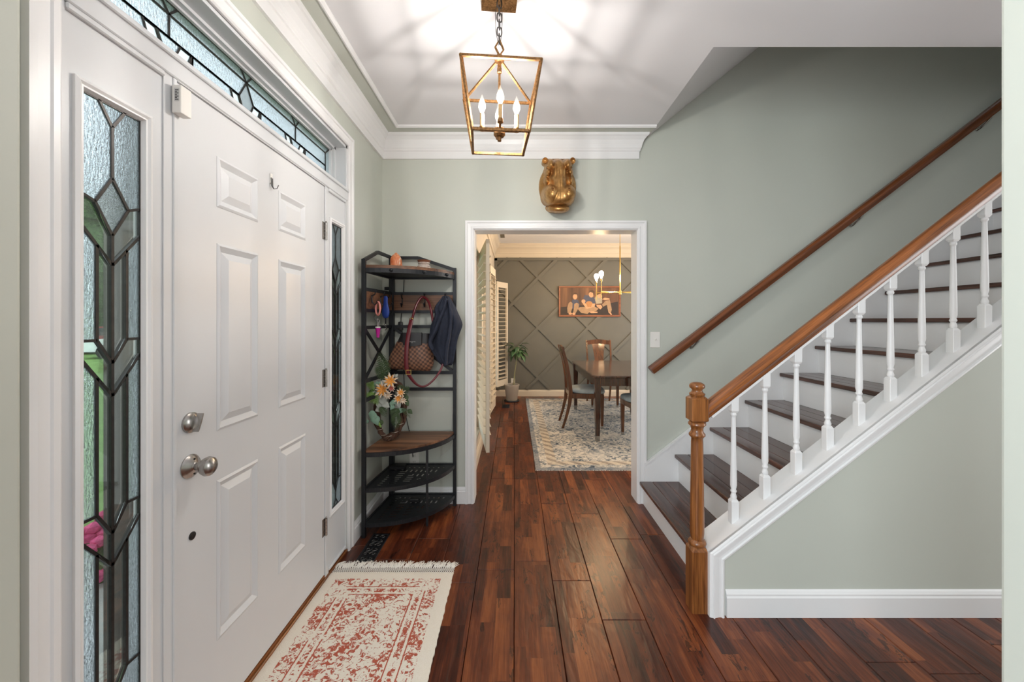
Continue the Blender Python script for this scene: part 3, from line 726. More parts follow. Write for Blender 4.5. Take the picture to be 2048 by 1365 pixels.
# ------------------------------------------------------------------ stairs
SL = 0.776
def stairs():
    nx = lambda i: 0.917+0.257*i
    nz = lambda i: 0.17+0.1995*i
    st = thing('staircase', (0.93, 2.4, 0), 'straight white staircase with dark wood treads rising beside the green wall', 'staircase')
    yb, yf = 1.925, 2.885
    for i in range(13):
        x, z = nx(i), nz(i); z0 = 0 if i == 0 else nz(i-1)
        b = bm_new(); box(b, x+0.03, x+0.045, yb+0.008, yf+0.003, z0, z-0.026); obj('riser', b, M_white, st)
        y0 = yb+0.008
        b = bm_new(); box(b, x, x+0.094, y0, yf+0.002, z-0.027, z, 0.008, 3); t = obj('tread', b, M_tread, st, True)
        for k in range(2):
            xa = x+0.095+k*0.098
            b = bm_new(); box(b, xa, xa+0.097, y0, yf, z-0.022, z-0.0008, 0.0015); obj('board', b, M_tread, t)
    # skirt on the far wall
    b = bm_new()
    prism(b, [(0.965, 0), (0.965, 0.292), (4.4, 0.292+SL*3.435), (4.4, 0.292+SL*3.435-0.55), (1.5, 0.0)], XZ, 2.887, YF-0.001)
    obj('skirt_board', b, M_white, st)
    b = bm_new(); bar(b, (0.965, 2.893, 0.296), (4.4, 2.893, 0.296+SL*3.435), 0.026, 0.012, (-SL, 0, 1)); obj('skirt_cap', b, M_white, st)
    # knee wall
    zl = lambda x: 0.292+SL*(x-0.888)
    b = bm_new(); prism(b, [(0.9, 0), (0.9, zl(0.9)-0.02), (4.45, zl(4.45)-0.02), (4.45, 0)], XZ, 1.80, 1.925)
    struct('wall_stair', b, M_sage, 'green triangular wall under the stair balustrade')
    b = bm_new(); prism(b, [(0.888, 0), (0.888, zl(0.888)), (4.45, zl(4.45)), (4.45, zl(4.45)-0.022), (0.905, zl(0.905)-0.022), (0.905, 0)], XZ, 1.788, 1.932)
    prism(b, [(0.89, 0), (0.89, zl(0.89)-0.03), (4.45, zl(4.45)-0.03), (4.45, zl(4.45)-0.34), (1.3, 0)], XZ, 1.923, 1.932)
    struct('trim_10', b, M_white, 'white cap board on top of the stair wall')
    # stepped casing on the face, mitred at the bend
    prof = [(0.0, 0), (0.0, 0.012), (0.008, 0.016), (0.013, 0.016), (0.015, 0.022), (0.019, 0.022), (0.021, 0.017), (0.042, 0.013), (0.052, 0.013), (0.056, 0.019), (0.064, 0.017), (0.068, 0.0)]
    th = math.atan(SL); b = bm_new()
    # interior offset of a bend between vertical (normal +x) and slope (normal (sin,-cos))
    def off(x, z, d): 
        return (x+d, z - d*(1/math.cos(th)-math.tan(th)))
    r0 = [b.verts.new((0.889+d, 1.80-h, 0)) for d, h in prof]
    r1 = [b.verts.new((0.889+d, 1.80-h, zl(0.889+d)-d/math.cos(th))) for d, h in prof]
    r2 = [b.verts.new((4.45, 1.80-h, zl(4.45)-d/math.cos(th))) for d, h in prof]
    skin(b, r0, r1); skin(b, r1, r2); cap(b, r0); cap(b, r2)
    struct('trim_11', b, M_white, 'white stepped moulding along the stair wall edge')
    # balustrade
    bl = thing('stair_balustrade', (0.857, 1.86, 0), 'oak handrail and newel post with white turned balusters along the stairs', 'balustrade')
    nxp, nyp, hw = 0.857, 1.845, 0.0385
    nb = None
    def block(z0, z1, ch):
        b = bm_new()
        lv = [(z0+ch, hw), (z1-ch, hw)]
        pr = [(0.62, z0), (1.0, z0+ch), (1.0, z1-ch), (0.62, z1)]
        def sq(s, z):
            o = 8; c = hw*s; k = hw*0.12*s if s < 1 else hw*0.10
            return [(nxp+x, nyp+y, z) for x, y in ((-c+k, -c), (c-k, -c), (c, -c+k), (c, c-k), (c-k, c), (-c+k, c), (-c, c-k), (-c, -c+k))]
        loft(b, [sq(s, z) for s, z in pr]); return b
    b = block(0.0, 0.303, 0.02)
    for v in b.verts:
        if v.co.z < 0.021: v.co.x = nxp+(v.co.x-nxp)*(1/0.62 if abs(v.co.z) < 1e-6 else 1); v.co.y = nyp+(v.co.y-nyp)*(1/0.62 if abs(v.co.z) < 1e-6 else 1)
    post = obj('newel_post', b, M_oak, bl, True, 30)
    b = bm_new(); lathe(b, [(0.024, 0.296), (0.037, 0.302), (0.040, 0.312), (0.036, 0.322), (0.027, 0.328), (0.029, 0.335), (0.0315, 0.36), (0.0315, 0.40), (0.0265, 0.78), (0.0255, 0.80), (0.030, 0.806), (0.036, 0.812), (0.036, 0.82), (0.028, 0.83), (0.026, 0.842), (0.030, 0.856), (0.039, 0.863), (0.039, 0.872), (0.03, 0.88)], (nxp, nyp, 0), 28); obj('newel_shaft', b, M_oak, post, True, 50)
    b = block(0.874, 1.0, 0.013); obj('newel_block', b, M_oak, post, True, 30)
    b = bm_new(); lathe(b, [(0.022, 0.995), (0.034, 1.002), (0.035, 1.009), (0.026, 1.016), (0.022, 1.024), (0.026, 1.031), (0.033, 1.036), (0.035, 1.045), (0.031, 1.054), (0.018, 1.061), (0.002, 1.063)], (nxp, nyp, 0), 28); obj('newel_cap', b, M_oak, post, True, 60)
    # handrail: profile swept along local x then rotated
    def rail(name, length, prof, mat, parent, loc, ang):
        b = bm_new(); r0 = [b.verts.new((0, y, z)) for y, z in prof]; r1 = [b.verts.new((length, y, z)) for y, z in prof]
        skin(b, r0, r1); cap(b, r0, True); cap(b, r1)
        o = obj(name, b, mat, None, True, 40); o.parent = parent; o.location = Vector(loc)-wpos(parent); o.rotation_euler = (0, -ang, 0); return o
    hp = [(-0.018, -0.031), (0.018, -0.031), (0.022, -0.014), (0.031, -0.004), (0.031, 0.010), (0.024, 0.024), (0.010, 0.031), (-0.010, 0.031), (-0.024, 0.024), (-0.031, 0.010), (-0.031, -0.004), (-0.022, -0.014)]
    th2 = math.atan(SL)
    rail('handrail', 4.4, hp, M_oakrail, bl, (0.885, 1.86, 0.912), th2)
    rail('rail_fillet', 4.4, [(-0.016, -0.043), (0.016, -0.043), (0.016, -0.03), (-0.016, -0.03)], M_white, bl, (0.905, 1.86, 0.912+SL*0.02), th2)
    zr = lambda x: 0.912+SL*(x-0.885)-0.042/math.cos(th2)
    for k in range(13):
        x = 1.0365+0.1485*k; zb = zl(x)-0.014; zt = zr(x)+0.012; s = 0.0175
        b = bm_new()
        def sq(z, s_, ch=0.12): 
            k_ = s_*ch; return [(x+dx, 1.86+dy, z) for dx, dy in ((-s_+k_, -s_), (s_-k_, -s_), (s_, -s_+k_), (s_, s_-k_), (s_-k_, s_), (-s_+k_, s_), (-s_, s_-k_), (-s_, -s_+k_))]
        loft(b, [sq(zb, s), sq(zb+0.105, s), sq(zb+0.115, s*0.66)])
        ba = obj('baluster', b, M_white, bl)
        zz = zb+0.108; zt2 = zt-0.068; H = zt2-zz
        b = bm_new(); lathe(b, [(0.009, zz), (0.013, zz+0.008), (0.0145, zz+0.018), (0.010, zz+0.032), (0.0095, zz+0.036), (0.0135, zz+0.041), (0.0135, zz+0.046), (0.0105, zz+0.052), (0.0145, zz+0.07), (0.0145, zz+0.10), (0.0095, zz+H-0.03), (0.0095, zz+H-0.022), (0.0135, zz+H-0.018), (0.0135, zz+H-0.010), (0.0105, zz+H-0.004), (0.011, zz+H+0.004)], (x, 1.86, 0), 16); obj('turned_shaft', b, M_white, ba, True, 50)
        b = bm_new(); loft(b, [sq(zt2-0.004, s*0.66), sq(zt2+0.006, s), sq(zt, s)])
        for v in b.verts:
            if abs(v.co.z-zt) < 1e-6: v.co.z = zt+SL*(v.co.x-x)
        obj('top_block', b, M_white, ba)
    # wall rail
    wr = thing('wall_handrail', (0.983, 2.84, 0.96), 'dark oak handrail on metal brackets fixed to the green stair wall', 'handrail')
    wp = [(-0.020, -0.03), (0.020, -0.03), (0.024, -0.012), (0.030, 0.0), (0.028, 0.016), (0.016, 0.028), (-0.016, 0.028), (-0.028, 0.016), (-0.030, 0.0), (-0.024, -0.012)]
    a2 = math.atan(0.763); rail('rail', 3.7, wp, M_darkrail, wr, (0.985, 2.84, 0.992), a2)
    for px in (1.318, 2.498, 3.43):
        zc = 0.992+0.763*(px-0.985)-0.036
        b = bm_new(); tube(b, [(px+0.02, 2.84, zc+0.012), (px+0.012, 2.845, zc-0.006), (px-0.004, 2.862, zc-0.035), (px-0.012, 2.885, zc-0.055), (px-0.014, 2.905, zc-0.06)], [0.006, 0.007, 0.006, 0.008, 0.011], 10); obj('bracket', b, M_nickel, wr, True)
stairs()

# ------------------------------------------------------------------ pendant lantern
def lantern():
    C = Vector((-0.063, 1.64, 0)); a0 = R(5)
    root = thing('pendant_lantern', (C.x, C.y, ZC), 'antique brass open cage lantern with lit candle bulbs hanging from ceiling', 'pendant light')
    def rt(x, y, z): return Vector((C.x+x*math.cos(a0)-y*math.sin(a0), C.y+x*math.sin(a0)+y*math.cos(a0), z))
    zt, zb, ht, hb = 2.349, 2.094, 0.152, 0.111; w = 0.0098
    b = bm_new(); b2 = [rt(x, y, ZC) for x, y in ((-.075, -.075), (.075, -.075), (.075, .075), (-.075, .075))]
    r0 = [b.verts.new(p) for p in b2]; r1 = [b.verts.new(p-Vector((0, 0, 0.022))) for p in b2]; skin(b, r0, r1); cap(b, r0); cap(b, r1, True); obj('canopy', b, M_bronze, root)
    ct = [rt(x*ht, y*ht, zt) for x, y in ((-1, -1), (1, -1), (1, 1), (-1, 1))]; cb = [rt(x*hb, y*hb, zb) for x, y in ((-1, -1), (1, -1), (1, 1), (-1, 1))]
    apex = Vector((C.x, C.y, 2.445))
    for i in range(4):
        for nm, p, q in (('top_bar', ct[i], ct[(i+1) % 4]), ('bottom_bar', cb[i], cb[(i+1) % 4]), ('corner_bar', ct[i], cb[i]), ('roof_bar', ct[i], apex)):
            b = bm_new(); d = (q-p).normalized()*w*0.5; bar(b, p-d, q+d, w if nm != 'roof_bar' else 0.008, w if nm != 'roof_bar' else 0.008); obj(nm, b, M_bronze, root)
    b = bm_new(); lathe(b, [(0.004, 2.462), (0.012, 2.458), (0.012, 2.448), (0.02, 2.444), (0.02, 2.434), (0.008, 2.43), (0.008, 2.405), (0.0095, 2.404), (0.0095, 2.385), (0.005, 2.383), (0.005, 2.16), (0.012, 2.158), (0.024, 2.15), (0.024, 2.125), (0.018, 2.118), (0.008, 2.116), (0.008, 2.10), (0.002, 2.098)], (C.x, C.y, 0), 20); obj('stem', b, M_bronze, root, True)
    # diamond loop then chain links to the canopy
    b = bm_new(); dd = [(0, 0.036), (0.02, 0), (0, -0.030), (-0.02, 0)]
    P = [rt(x*0.9, x*0.35, 2.487+z) for x, z in dd]
    for i in range(4): bar(b, P[i], P[(i+1) % 4], 0.006, 0.006)
    obj('loop', b, M_bronze, root)
    z = 2.512; k = 0; links = 6; step = (ZC-0.03-z)/links
    for k in range(links):
        b = bm_new(); zc = z+step*(k+0.5); pts = []
        for i in range(16):
            t = 2*math.pi*i/16; hh = step*0.5+0.003
            u = 0.010*math.cos(t); vv = max(-1, min(1, 1.35*math.sin(t)))*hh
            pts.append(rt(u if k % 2 else u*0.2, u*0.2 if k % 2 else u, zc+vv))
        tube(b, pts, 0.0028, 6, True); obj('chain_link', b, M_chain, root, True)
    b = bm_new(); tube(b, [rt(-0.004, 0, ZC-.02), rt(-0.017, 0, 2.63), rt(-0.015, 0, 2.56), rt(-0.004, 0, 2.5)], 0.0012, 5); tube(b, [rt(0.004, 0, ZC-.02), rt(0.012, 0, 2.63), rt(0.010, 0, 2.56), rt(0.004, 0, 2.5)], 0.0012, 5); obj('wire', b, M_chain, root)
    for k in range(4):
        an = a0+R(90*k)+R(0); cx, cy = C.x+0.072*math.cos(an), C.y+0.072*math.sin(an)
        b = bm_new(); bar(b, (C.x, C.y, 2.142), (cx, cy, 2.142), 0.008, 0.005); lathe(b, [(0.004, 2.139), (0.012, 2.142), (0.012, 2.156), (0.008, 2.157)], (cx, cy, 0), 14); arm = obj('candle_arm', b, M_bronze, root, True)
        b = bm_new(); lathe(b, [(0.0095, 2.156), (0.0095, 2.212), (0.006, 2.213)], (cx, cy, 0), 16); obj('candle_sleeve', b, M_candle, arm, True)
        b = bm_new(); lathe(b, [(0.006, 2.212), (0.009, 2.22), (0.0155, 2.237), (0.0145, 2.252), (0.008, 2.272), (0.003, 2.285), (0.0008, 2.291)], (cx, cy, 0), 16); obj('candle_bulb', b, M_bglass, arm, True, 80)
        b = bm_new(); ell(b, (cx, cy, 2.236), (0.0042, 0.0042, 0.014), 2); obj('filament', b, M_bulb, arm, True, 80)
lantern()

# ------------------------------------------------------------------ gilt hippo head
def hippo():
    C = Vector((0.317, YF, 2.345))
    root = thing('hippo_head', C, 'gold hippopotamus head sculpture on the wall above the doorway', 'sculpture')
    import numpy as np
    xs = np.arange(-0.15, 0.1501, 0.0018); zs = np.arange(-0.215, 0.2151, 0.0018); X, Z = np.meshgrid(xs, zs, indexing='ij')
    parts = []
    def e(cx, cz, rx, rz, cy, ry, p=2.0):
        q = np.abs((X-cx)/rx)**p+np.abs((Z-cz)/rz)**p
        parts.append(np.where(q < 1, cy+ry*np.sqrt(np.clip(1-q, 0, 1)), cy-1.2*(q-1)*max(cy+ry, .05)))
    def both(cx, *a):
        e(cx, *a); e(-cx, *a)
    e(0, -0.005, 0.137, 0.172, 0.0, 0.085)                # collar at the wall
    e(0, 0.02, 0.105, 0.178, 0.02, 0.115, 2.3)            # skull
    e(0, 0.075, 0.062, 0.12, 0.06, 0.125, 2.4)            # forehead down the bridge
    e(0, 0.0, 0.05, 0.10, 0.09, 0.135, 2.2)
    e(0, -0.070, 0.115, 0.083, 0.07, 0.175, 2.7)          # muzzle block
    both(0.056, -0.055, 0.058, 0.064, 0.13, 0.13)         # muzzle lobes
    e(0, -0.160, 0.080, 0.036, 0.05, 0.135, 2.3)           # lower jaw
    both(0.060, 0.150, 0.032, 0.045, 0.08, 0.095)         # brow ridges
    both(0.076, 0.098, 0.026, 0.034, 0.07, 0.09)          # eye bulges
    both(0.086, 0.036, 0.022, 0.036, 0.05, 0.08)          # cheek pouches
    both(0.094, 0.172, 0.020, 0.022, 0.04, 0.06)          # ear roots
    P = np.stack(parts); k = 110.0; mx = P.max(0); H = mx+np.log(np.exp(np.clip((P-mx)*k, -60, 0)).sum(0))/k
    gs = lambda v, w_: np.exp(-(v/w_)**2)
    mz = -0.138-1.2*X**2
    H -= 0.026*gs(Z-mz, 0.0045)*(np.abs(X) < 0.1)         # mouth line
    H -= 0.007*(gs(np.abs(X)-0.026, 0.006)*gs(Z-0.085, 0.07)) # grooves of the bridge
    H -= 0.006*gs(X, 0.005)*gs(Z-0.04, 0.09)
    H -= 0.016*gs(np.abs(X)-0.055, 0.007)*gs(Z+0.026, 0.013)  # nostrils
    H += 0.006*np.clip(gs(np.hypot((np.abs(X)-0.055)*1.5, Z+0.026)-0.017, 0.004), 0, 1)*(H > 0.1)
    H -= 0.006*gs(np.abs(X)-(0.03-(Z+0.06)*0.4), 0.004)*gs(Z+0.075, 0.03)
    H -= 0.010*gs(np.hypot(np.abs(X)-0.080, (Z-0.128)*1.0), 0.007)  # eye pits
    b = bm_new(); g = {}
    keep = H > 0.0
    for i in range(len(xs)):
        for j in range(len(zs)):
            i0, i1, j0, j1 = max(i-1, 0), min(i+2, len(xs)), max(j-1, 0), min(j+2, len(zs))
            if keep[i0:i1, j0:j1].any(): g[i, j] = b.verts.new((C.x+xs[i], C.y-max(0.0005, float(H[i, j])), C.z+zs[j]-0.30*max(0.0, float(H[i, j]))))
    for (i, j) in list(g):
        q = [(i, j), (i+1, j), (i+1, j+1), (i, j+1)]
        if all(t in g for t in q) and any(keep[t] for t in q): b.faces.new([g[t] for t in q])
    bmesh.ops.delete(b, geom=[v for v in b.verts if not v.link_faces], context='VERTS')
    o = obj('head', b, M_gold, root, True, 180)
    m = o.modifiers.new('smooth', 'SMOOTH'); m.iterations = 3; m.factor = 0.5
    paint('dark_gilt_crease', srgb(104, 66, 34), 0.5, 0.6)
    hz = lambda x, z: float(H[int(round((x+0.15)/0.0018)), int(round((z+0.215)/0.0018))])
    for s in (-1, 1):
        d0 = hz(s*0.055, -0.026)
        b = bm_new(); ell(b, (C.x+s*0.055, C.y-d0+0.004, C.z-0.026-0.3*d0), (0.0065, 0.007, 0.011)); obj('nostril_hollow', b, MATS['dark_gilt_crease'], root, True)
        d1 = hz(s*0.080, 0.126)
        b = bm_new(); ell(b, (C.x+s*0.081, C.y-d1+0.002, C.z+0.126-0.3*d1), (0.008, 0.009, 0.007)); ey = obj('eye', b, M_gold, root, True)
        b = bm_new(); tube(b, [(C.x+s*0.070, C.y-d1-0.004, C.z+0.134-0.3*d1), (C.x+s*0.081, C.y-d1-0.007, C.z+0.135-0.3*d1), (C.x+s*0.092, C.y-d1+0.001, C.z+0.129-0.3*d1)], 0.003, 6); obj('eyelid', b, M_gold, ey, True)
        b = bm_new(); lathe(b, [(0.004, -0.03), (0.012, -0.016), (0.021, -0.004), (0.0225, 0.006), (0.019, 0.009), (0.015, 0.004), (0.009, -0.003), (0.001, -0.004)], (C.x+s*0.097, C.y-0.10, C.z+0.150), 18, (s*0.35, -1, -0.2)); obj('ear', b, M_gold, root, True, 60)
hippo()

# ------------------------------------------------------------------ corner rack
RC = Vector((-0.896, 2.872)); RR = Vector((-0.437, 2.872)); RLf = Vector((-0.938, 2.447))
def rk(u, v, z):   # u along far wall, v along left wall
    p = RC+(RR-RC)*u+(RLf-RC)*v; return Vector((p.x, p.y, z))
def rack():
    root = thing('corner_rack', (RC.x, RC.y, 0), 'black metal corner hall tree with curved wood shelves and hooks', 'hall tree')
    def post(u, v, z0, z1, name='post', w=0.024):
        b = bm_new(); p = rk(u, v, 0); box(b, p.x-w/2, p.x+w/2, p.y-w/2, p.y+w/2, z0, z1, 0.001); return obj(name, b, M_blackmetal, root)
    post(1, 0, 0, 1.735); post(0, 1, 0, 1.735); post(0, 0, 0, 1.815, 'post', 0.034)
    def arc(n=24, s=1.0):
        out = []
        for i in range(n+1):
            t = math.pi/2*i/n; out.append((s*math.cos(t)**0.92 if math.cos(t) > 0 else 0, s*math.sin(t)**0.92 if math.sin(t) > 0 else 0))
        return out
    def shelf(name, z, th, mat, s=1.0, in0=0.0):
        b = bm_new(); poly = [(in0, in0)]+arc(24, s); 
        prism(b, poly, lambda u, v, d: rk(u, v, d), z-th, z); return obj(name, b, mat, root)
    def rim(z, w, h, name='shelf_rim'):
        b = bm_new(); A = arc(24, 1.0)+[(0, 0)]
        for i in range(len(A)):
            bar(b, rk(*A[i], z), rk(*A[(i+1) % len(A)], z), w, h)
        return obj(name, b, M_blackmetal, root)
    ts = shelf('top_shelf', 1.70, 0.02, M_rustic, 1.0); rim(1.666, 0.012, 0.028)
    b = bm_new(); prism(b, [(0, 0)]+arc(24, 0.97), lambda u, v, d: rk(u, v, d), 1.664, 1.68); obj('shelf_underside', b, M_blackmetal, root)
    for k in (5, 12, 19):
        u, v = arc(24, 1.02)[k]; b = bm_new(); p = rk(u, v, 1.668); ell(b, p, (0.012, 0.012, 0.012), 2); obj('clip_knob', b, M_blackmetal, root, True)
    bs = shelf('bench_shelf', 0.542, 0.018, M_rustic, 0.99); rim(0.515, 0.014, 0.026)
    # slotted metal shelves: real bars around slots
    def slotted(z):
        # arc-shaped plate cut by rows of radial slots, built from cells
        b = bm_new(); nr, na = 40, 60
        def edge(t): return 0.985*math.cos(t)**0.92 if math.cos(t) > 1e-6 else 0, 0.985*math.sin(t)**0.92 if math.sin(t) > 1e-6 else 0
        grid = {}
        N_ = 40
        def inside(u, v): 
            return (max(u, 0)**(2/0.92)+max(v, 0)**(2/0.92)) < 0.985**(2/0.92)
        cell = 1.0/N_
        for i in range(N_):
            for j in range(N_):
                u, v = (i+0.5)*cell, (j+0.5)*cell
                if not inside(u, v): continue
                slot = False
                if 0.12 < u and 0.12 < v and (u*u+v*v)**0.5 < 0.90:
                    if u < v: slot = (j % 3 == 1) and (i % 7 not in (0, 1, 2))
                    else: slot = (i % 3 == 1) and (j % 7 not in (0, 1, 2))
                if slot: continue
                for du, dv in ((0, 0), (1, 0), (1, 1), (0, 1)):
                    kx = (i+du, j+dv)
                    if kx not in grid: grid[kx] = b.verts.new(rk(kx[0]*cell, kx[1]*cell, z))
                b.faces.new([grid[(i+du, j+dv)] for du, dv in ((0, 0), (1, 0), (1, 1), (0, 1))])
        ex = bmesh.ops.extrude_face_region(b, geom=b.faces[:]); 
        for v in [g for g in ex['geom'] if isinstance(g, bmesh.types.BMVert)]: v.co.z -= 0.0015
        o = obj('slotted_shelf', b, M_blackmetal, root); rim(z-0.008, 0.012, 0.026)
    slotted(0.302); slotted(0.085)
    u, v = arc(24, 0.99)[11]; post(u, v, 0.0, 0.51, 'front_post', 0.014)
    # gallery rail on top
    for P in ([rk(0, 1, 1.728), rk(0, 0.55, 1.81), rk(0, 0, 1.81)], [rk(0, 0, 1.81), rk(0.42, 0, 1.81), rk(1, 0, 1.722)]):
        for i in range(len(P)-1):
            b = bm_new(); bar(b, P[i], P[i+1], 0.014, 0.022); obj('gallery_rail', b, M_blackmetal, root)
    for z in (1.548, 1.416, 1.308, 0.971, 0.851):
        for p, q in ((rk(0, 0, z), rk(1, 0, z)), (rk(0, 0, z), rk(0, 1, z))):
            b = bm_new(); bar(b, p, q, 0.018, 0.022); obj('cross_bar', b, M_blackmetal, root)
    for p, q in ((rk(0, 0, 1.308), rk(1, 0, 0.971)), (rk(1, 0, 1.308), rk(0, 0, 0.971)), (rk(0, 0, 1.308), rk(0, 1, 0.971)), (rk(0, 1, 1.308), rk(0, 0, 0.971))):
        b = bm_new(); bar(b, p, q, 0.010, 0.020); obj('cross_brace', b, M_blackmetal, root)
    for p, q in ((rk(0.03, 0, 1.482), rk(0.98, 0, 1.482)), (rk(0, 0.03, 1.482), rk(0, 0.98, 1.482))):
        b = bm_new(); bar(b, p, q, 0.014, 0.112); obj('hook_board', b, M_rustic, root)
    # hooks
    for (u, v) in ((0.17, 0.0), (0.53, 0.0), (0.86, 0.0), (0.0, 0.25), (0.0, 0.5), (0.0, 0.8)):
        p = rk(u, v, 1.51); n = Vector((0, -1, 0)) if v == 0 else Vector((1, 0, 0))
        b = bm_new(); tube(b, [p+n*0.008, p+n*0.03+Vector((0, 0, 0.01)), p+n*0.036+Vector((0, 0, 0.03))], 0.0042, 8); tube(b, [p+n*0.008, p+n*0.012+Vector((0, 0, -0.04)), p+n*0.03+Vector((0, 0, -0.058)), p+n*0.045+Vector((0, 0, -0.04))], 0.0042, 8); ell(b, p+n*0.036+Vector((0, 0, 0.033)), (0.006,)*3); ell(b, p+n*0.045+Vector((0, 0, -0.037)), (0.006,)*3)
        obj('coat_hook', b, M_blackmetal, root, True)
    b = bm_new(); bar(b, rk(0, 0.03, 1.585), rk(-0.11, 0.02, 1.585), 0.003, 0.022); ell(b, rk(-0.06, 0.035, 1.585), (0.005, 0.005, 0.005)); obj('wall_bracket', b, M_blackmetal, root)
rack()

def rack_items():
    # salt lamp
    p = rk(0.17, 0.28, 1.70); b = bm_new(); rs = []
    for k in range(15):
        t = k/14; z = 0.128*t; r = 0.040*(1-max(0, (t-0.55)/0.45)**2.2*0.93)*(0.96+0.05*math.sin(5*t))
        rs.append([(p.x+math.cos(a)*r*(1+0.05*math.sin(3*a+4*t)), p.y+math.sin(a)*r*(1+0.05*math.sin(3*a+4*t)), p.z+z) for a in [2*math.pi*i/22 for i in range(22)]])
    loft(b, rs); o = obj('salt_lamp', b, M_salt, None, True, 50, origin=p); tag(o, 'orange and white salt crystal lamp on the rack top shelf', 'salt lamp')
    # woven bowls
    p = rk(0.62, 0.36, 1.70); t = thing('woven_bowl', p, 'white and brown woven bowl with a flared brown rim on the rack top shelf', 'bowl')
    b = bm_new(); lathe(b, [(0.036, 0.0), (0.043, 0.004), (0.046, 0.018), (0.043, 0.030), (0.036, 0.034), (0.0355, 0.038)], p, 28); obj('lower_body', b, M_weave, t, True)
    b = bm_new(); lathe(b, [(0.034, 0.036), (0.039, 0.042), (0.040, 0.052), (0.038, 0.054)], p, 28); obj('upper_body', b, M_weave, t, True)
    b = bm_new(); lathe(b, [(0.038, 0.053), (0.040, 0.056), (0.046, 0.068), (0.0435, 0.068), (0.036, 0.056), (0.02, 0.05), (0.001, 0.05)], p, 28); obj('rim', b, M_terra, t, True)
    # hand bag
    hy = 2.79
    c = Vector((-0.70, hy, 1.0))
    t = thing('handbag', c, 'brown check canvas handbag with burgundy strap hanging on rack hook', 'handbag')
    prof = [(0.0, -0.185, 0.095, 0.012), (0.012, -0.20, 0.11, 0.045), (0.05, -0.195, 0.125, 0.06), (0.10, -0.178, 0.125, 0.062), (0.16, -0.150, 0.115, 0.058), (0.21, -0.125, 0.11, 0.05), (0.255, -0.105, 0.105, 0.045)]
    def bagring(z, xl, xr, d, n=40, sl=0.0):
        cx, hw = (xl+xr)/2, (xr-xl)/2; out = []
        for i in range(n):
            a = 2*math.pi*i/n; ca, sa = math.cos(a), math.sin(a)
            x = cx+hw*math.copysign(abs(ca)**0.75, ca); y = d*math.copysign(abs(sa)**0.6, sa)
            y += 0.004*math.sin(x*55+z*20)*abs(sa)
            out.append((c.x+x, c.y+y, c.z+z+0.03*(-(x+0.05))*(1 if z < .2 else .3)*2.0+ 0.0))
        return out
    def lerp_prof(z):
        for i in range(len(prof)-1):
            if prof[i][0] <= z <= prof[i+1][0]:
                k = (z-prof[i][0])/(prof[i+1][0]-prof[i][0]); return [prof[i][j]*(1-k)+prof[i+1][j]*k for j in range(1, 4)]
        return prof[-1][1:]
    b = bm_new(); loft(b, [bagring(z, *lerp_prof(z)) for z in [0, .004, .012, .025, .04, .06, .08, .1, .12, .14, .16, .18, .198]]); obj('body', b, M_check, t, True, 60)
    b = bm_new(); loft(b, [bagring(z, *[q*0.985 for q in lerp_prof(z)]) for z in [.19, .21, .23, .25, .262]]); obj('black_trim', b, M_leather, t, True, 60)
    b = bm_new()
    sheet(b, lambda u, v: (c.x-0.075+0.13*u, c.y-0.066-0.006*math.sin(math.pi*u), c.z+0.183+0.085*v-0.01*math.sin(math.pi*u)*(1-v)), 8, 6)
    ex = bmesh.ops.extrude_face_region(b, geom=b.faces[:])
    for v in [g for g in ex['geom'] if isinstance(g, bmesh.types.BMVert)]: v.co.y += 0.02
    fl = obj('front_flap', b, M_leather, t, True)
    for k, (txt, sz, dz) in enumerate((('LOUIS VUITTON', 0.0068, 0.203), ('PARIS', 0.0045, 0.196))):
        cu = bpy.data.curves.new('lettering', 'FONT'); cu.body = txt; cu.size = sz; cu.align_x = 'CENTER'; cu.extrude = 0.0002
        o = bpy.data.objects.new('lettering', cu); COL.objects.link(o); o.parent = fl; o.location = Vector((c.x-0.01, c.y-0.074, c.z+dz))-wpos(fl); o.rotation_euler = (R(90), 0, 0); me_ = bpy.data.meshes.new_from_object(o); loc_, rot_ = o.location.copy(), o.rotation_euler.copy(); bpy.data.objects.remove(o); o = bpy.data.objects.new('lettering', me_); COL.objects.link(o); o.parent = fl; o.location = loc_; o.rotation_euler = rot_; me_.materials.clear(); me_.materials.append(M_wplastic)
    # top handle over the hook
    hk = Vector((-0.652, hy+0.02, 1.525))
    b = bm_new(); P = [at(823, 645, 2.765), at(828, 625, 2.775), at(835, 606, 2.80), at(845, 594.5, 2.815), at(856, 602, 2.80), at(862, 620, 2.775), at(866, 645, 2.765)]
    def smooth_path(P, n=6):
        out = []
        for i in range(len(P)-1):
            p0, p1, p2, p3 = P[max(i-1, 0)], P[i], P[i+1], P[min(i+2, len(P)-1)]
            for k in range(n):
                s = k/n; out.append(0.5*((2*p1)+(-p0+p2)*s+(2*p0-5*p1+4*p2-p3)*s*s+(-p0+3*p1-3*p2+p3)*s**3))
        out.append(P[-1]); return out
    tube(b, smooth_path(P), 0.0085, 10); obj('handle', b, M_maroon, t, True)
    b = bm_new(); q = []
    for i in range(14):
        a = 2*math.pi*i/14; q.append((at(823, 0, 2.765).x+0.012*math.cos(a), 2.76, at(0, 640, 2.765).z+0.014*math.sin(a)))
    tube(b, q, 0.0028, 6, True); obj('strap_ring', b, M_brass, t, True)
    b = bm_new(); P = smooth_path([at(823, 640, 2.755), at(817, 668, 2.715), at(813, 700, 2.70), at(813, 735, 2.70), at(820, 754, 2.71), at(836, 771, 2.72), at(852, 772, 2.73), at(870, 757, 2.74), at(884, 734, 2.765), at(889, 705, 2.775)], 5)
    tube(b, P, [0.0145 if i < 16 else max(0.007, 0.0145-0.0007*(i-16)) for i in range(len(P))], 10, flat=0.22, up=(0, -1, 0)); obj('shoulder_strap', b, M_maroon, t, True, 60)
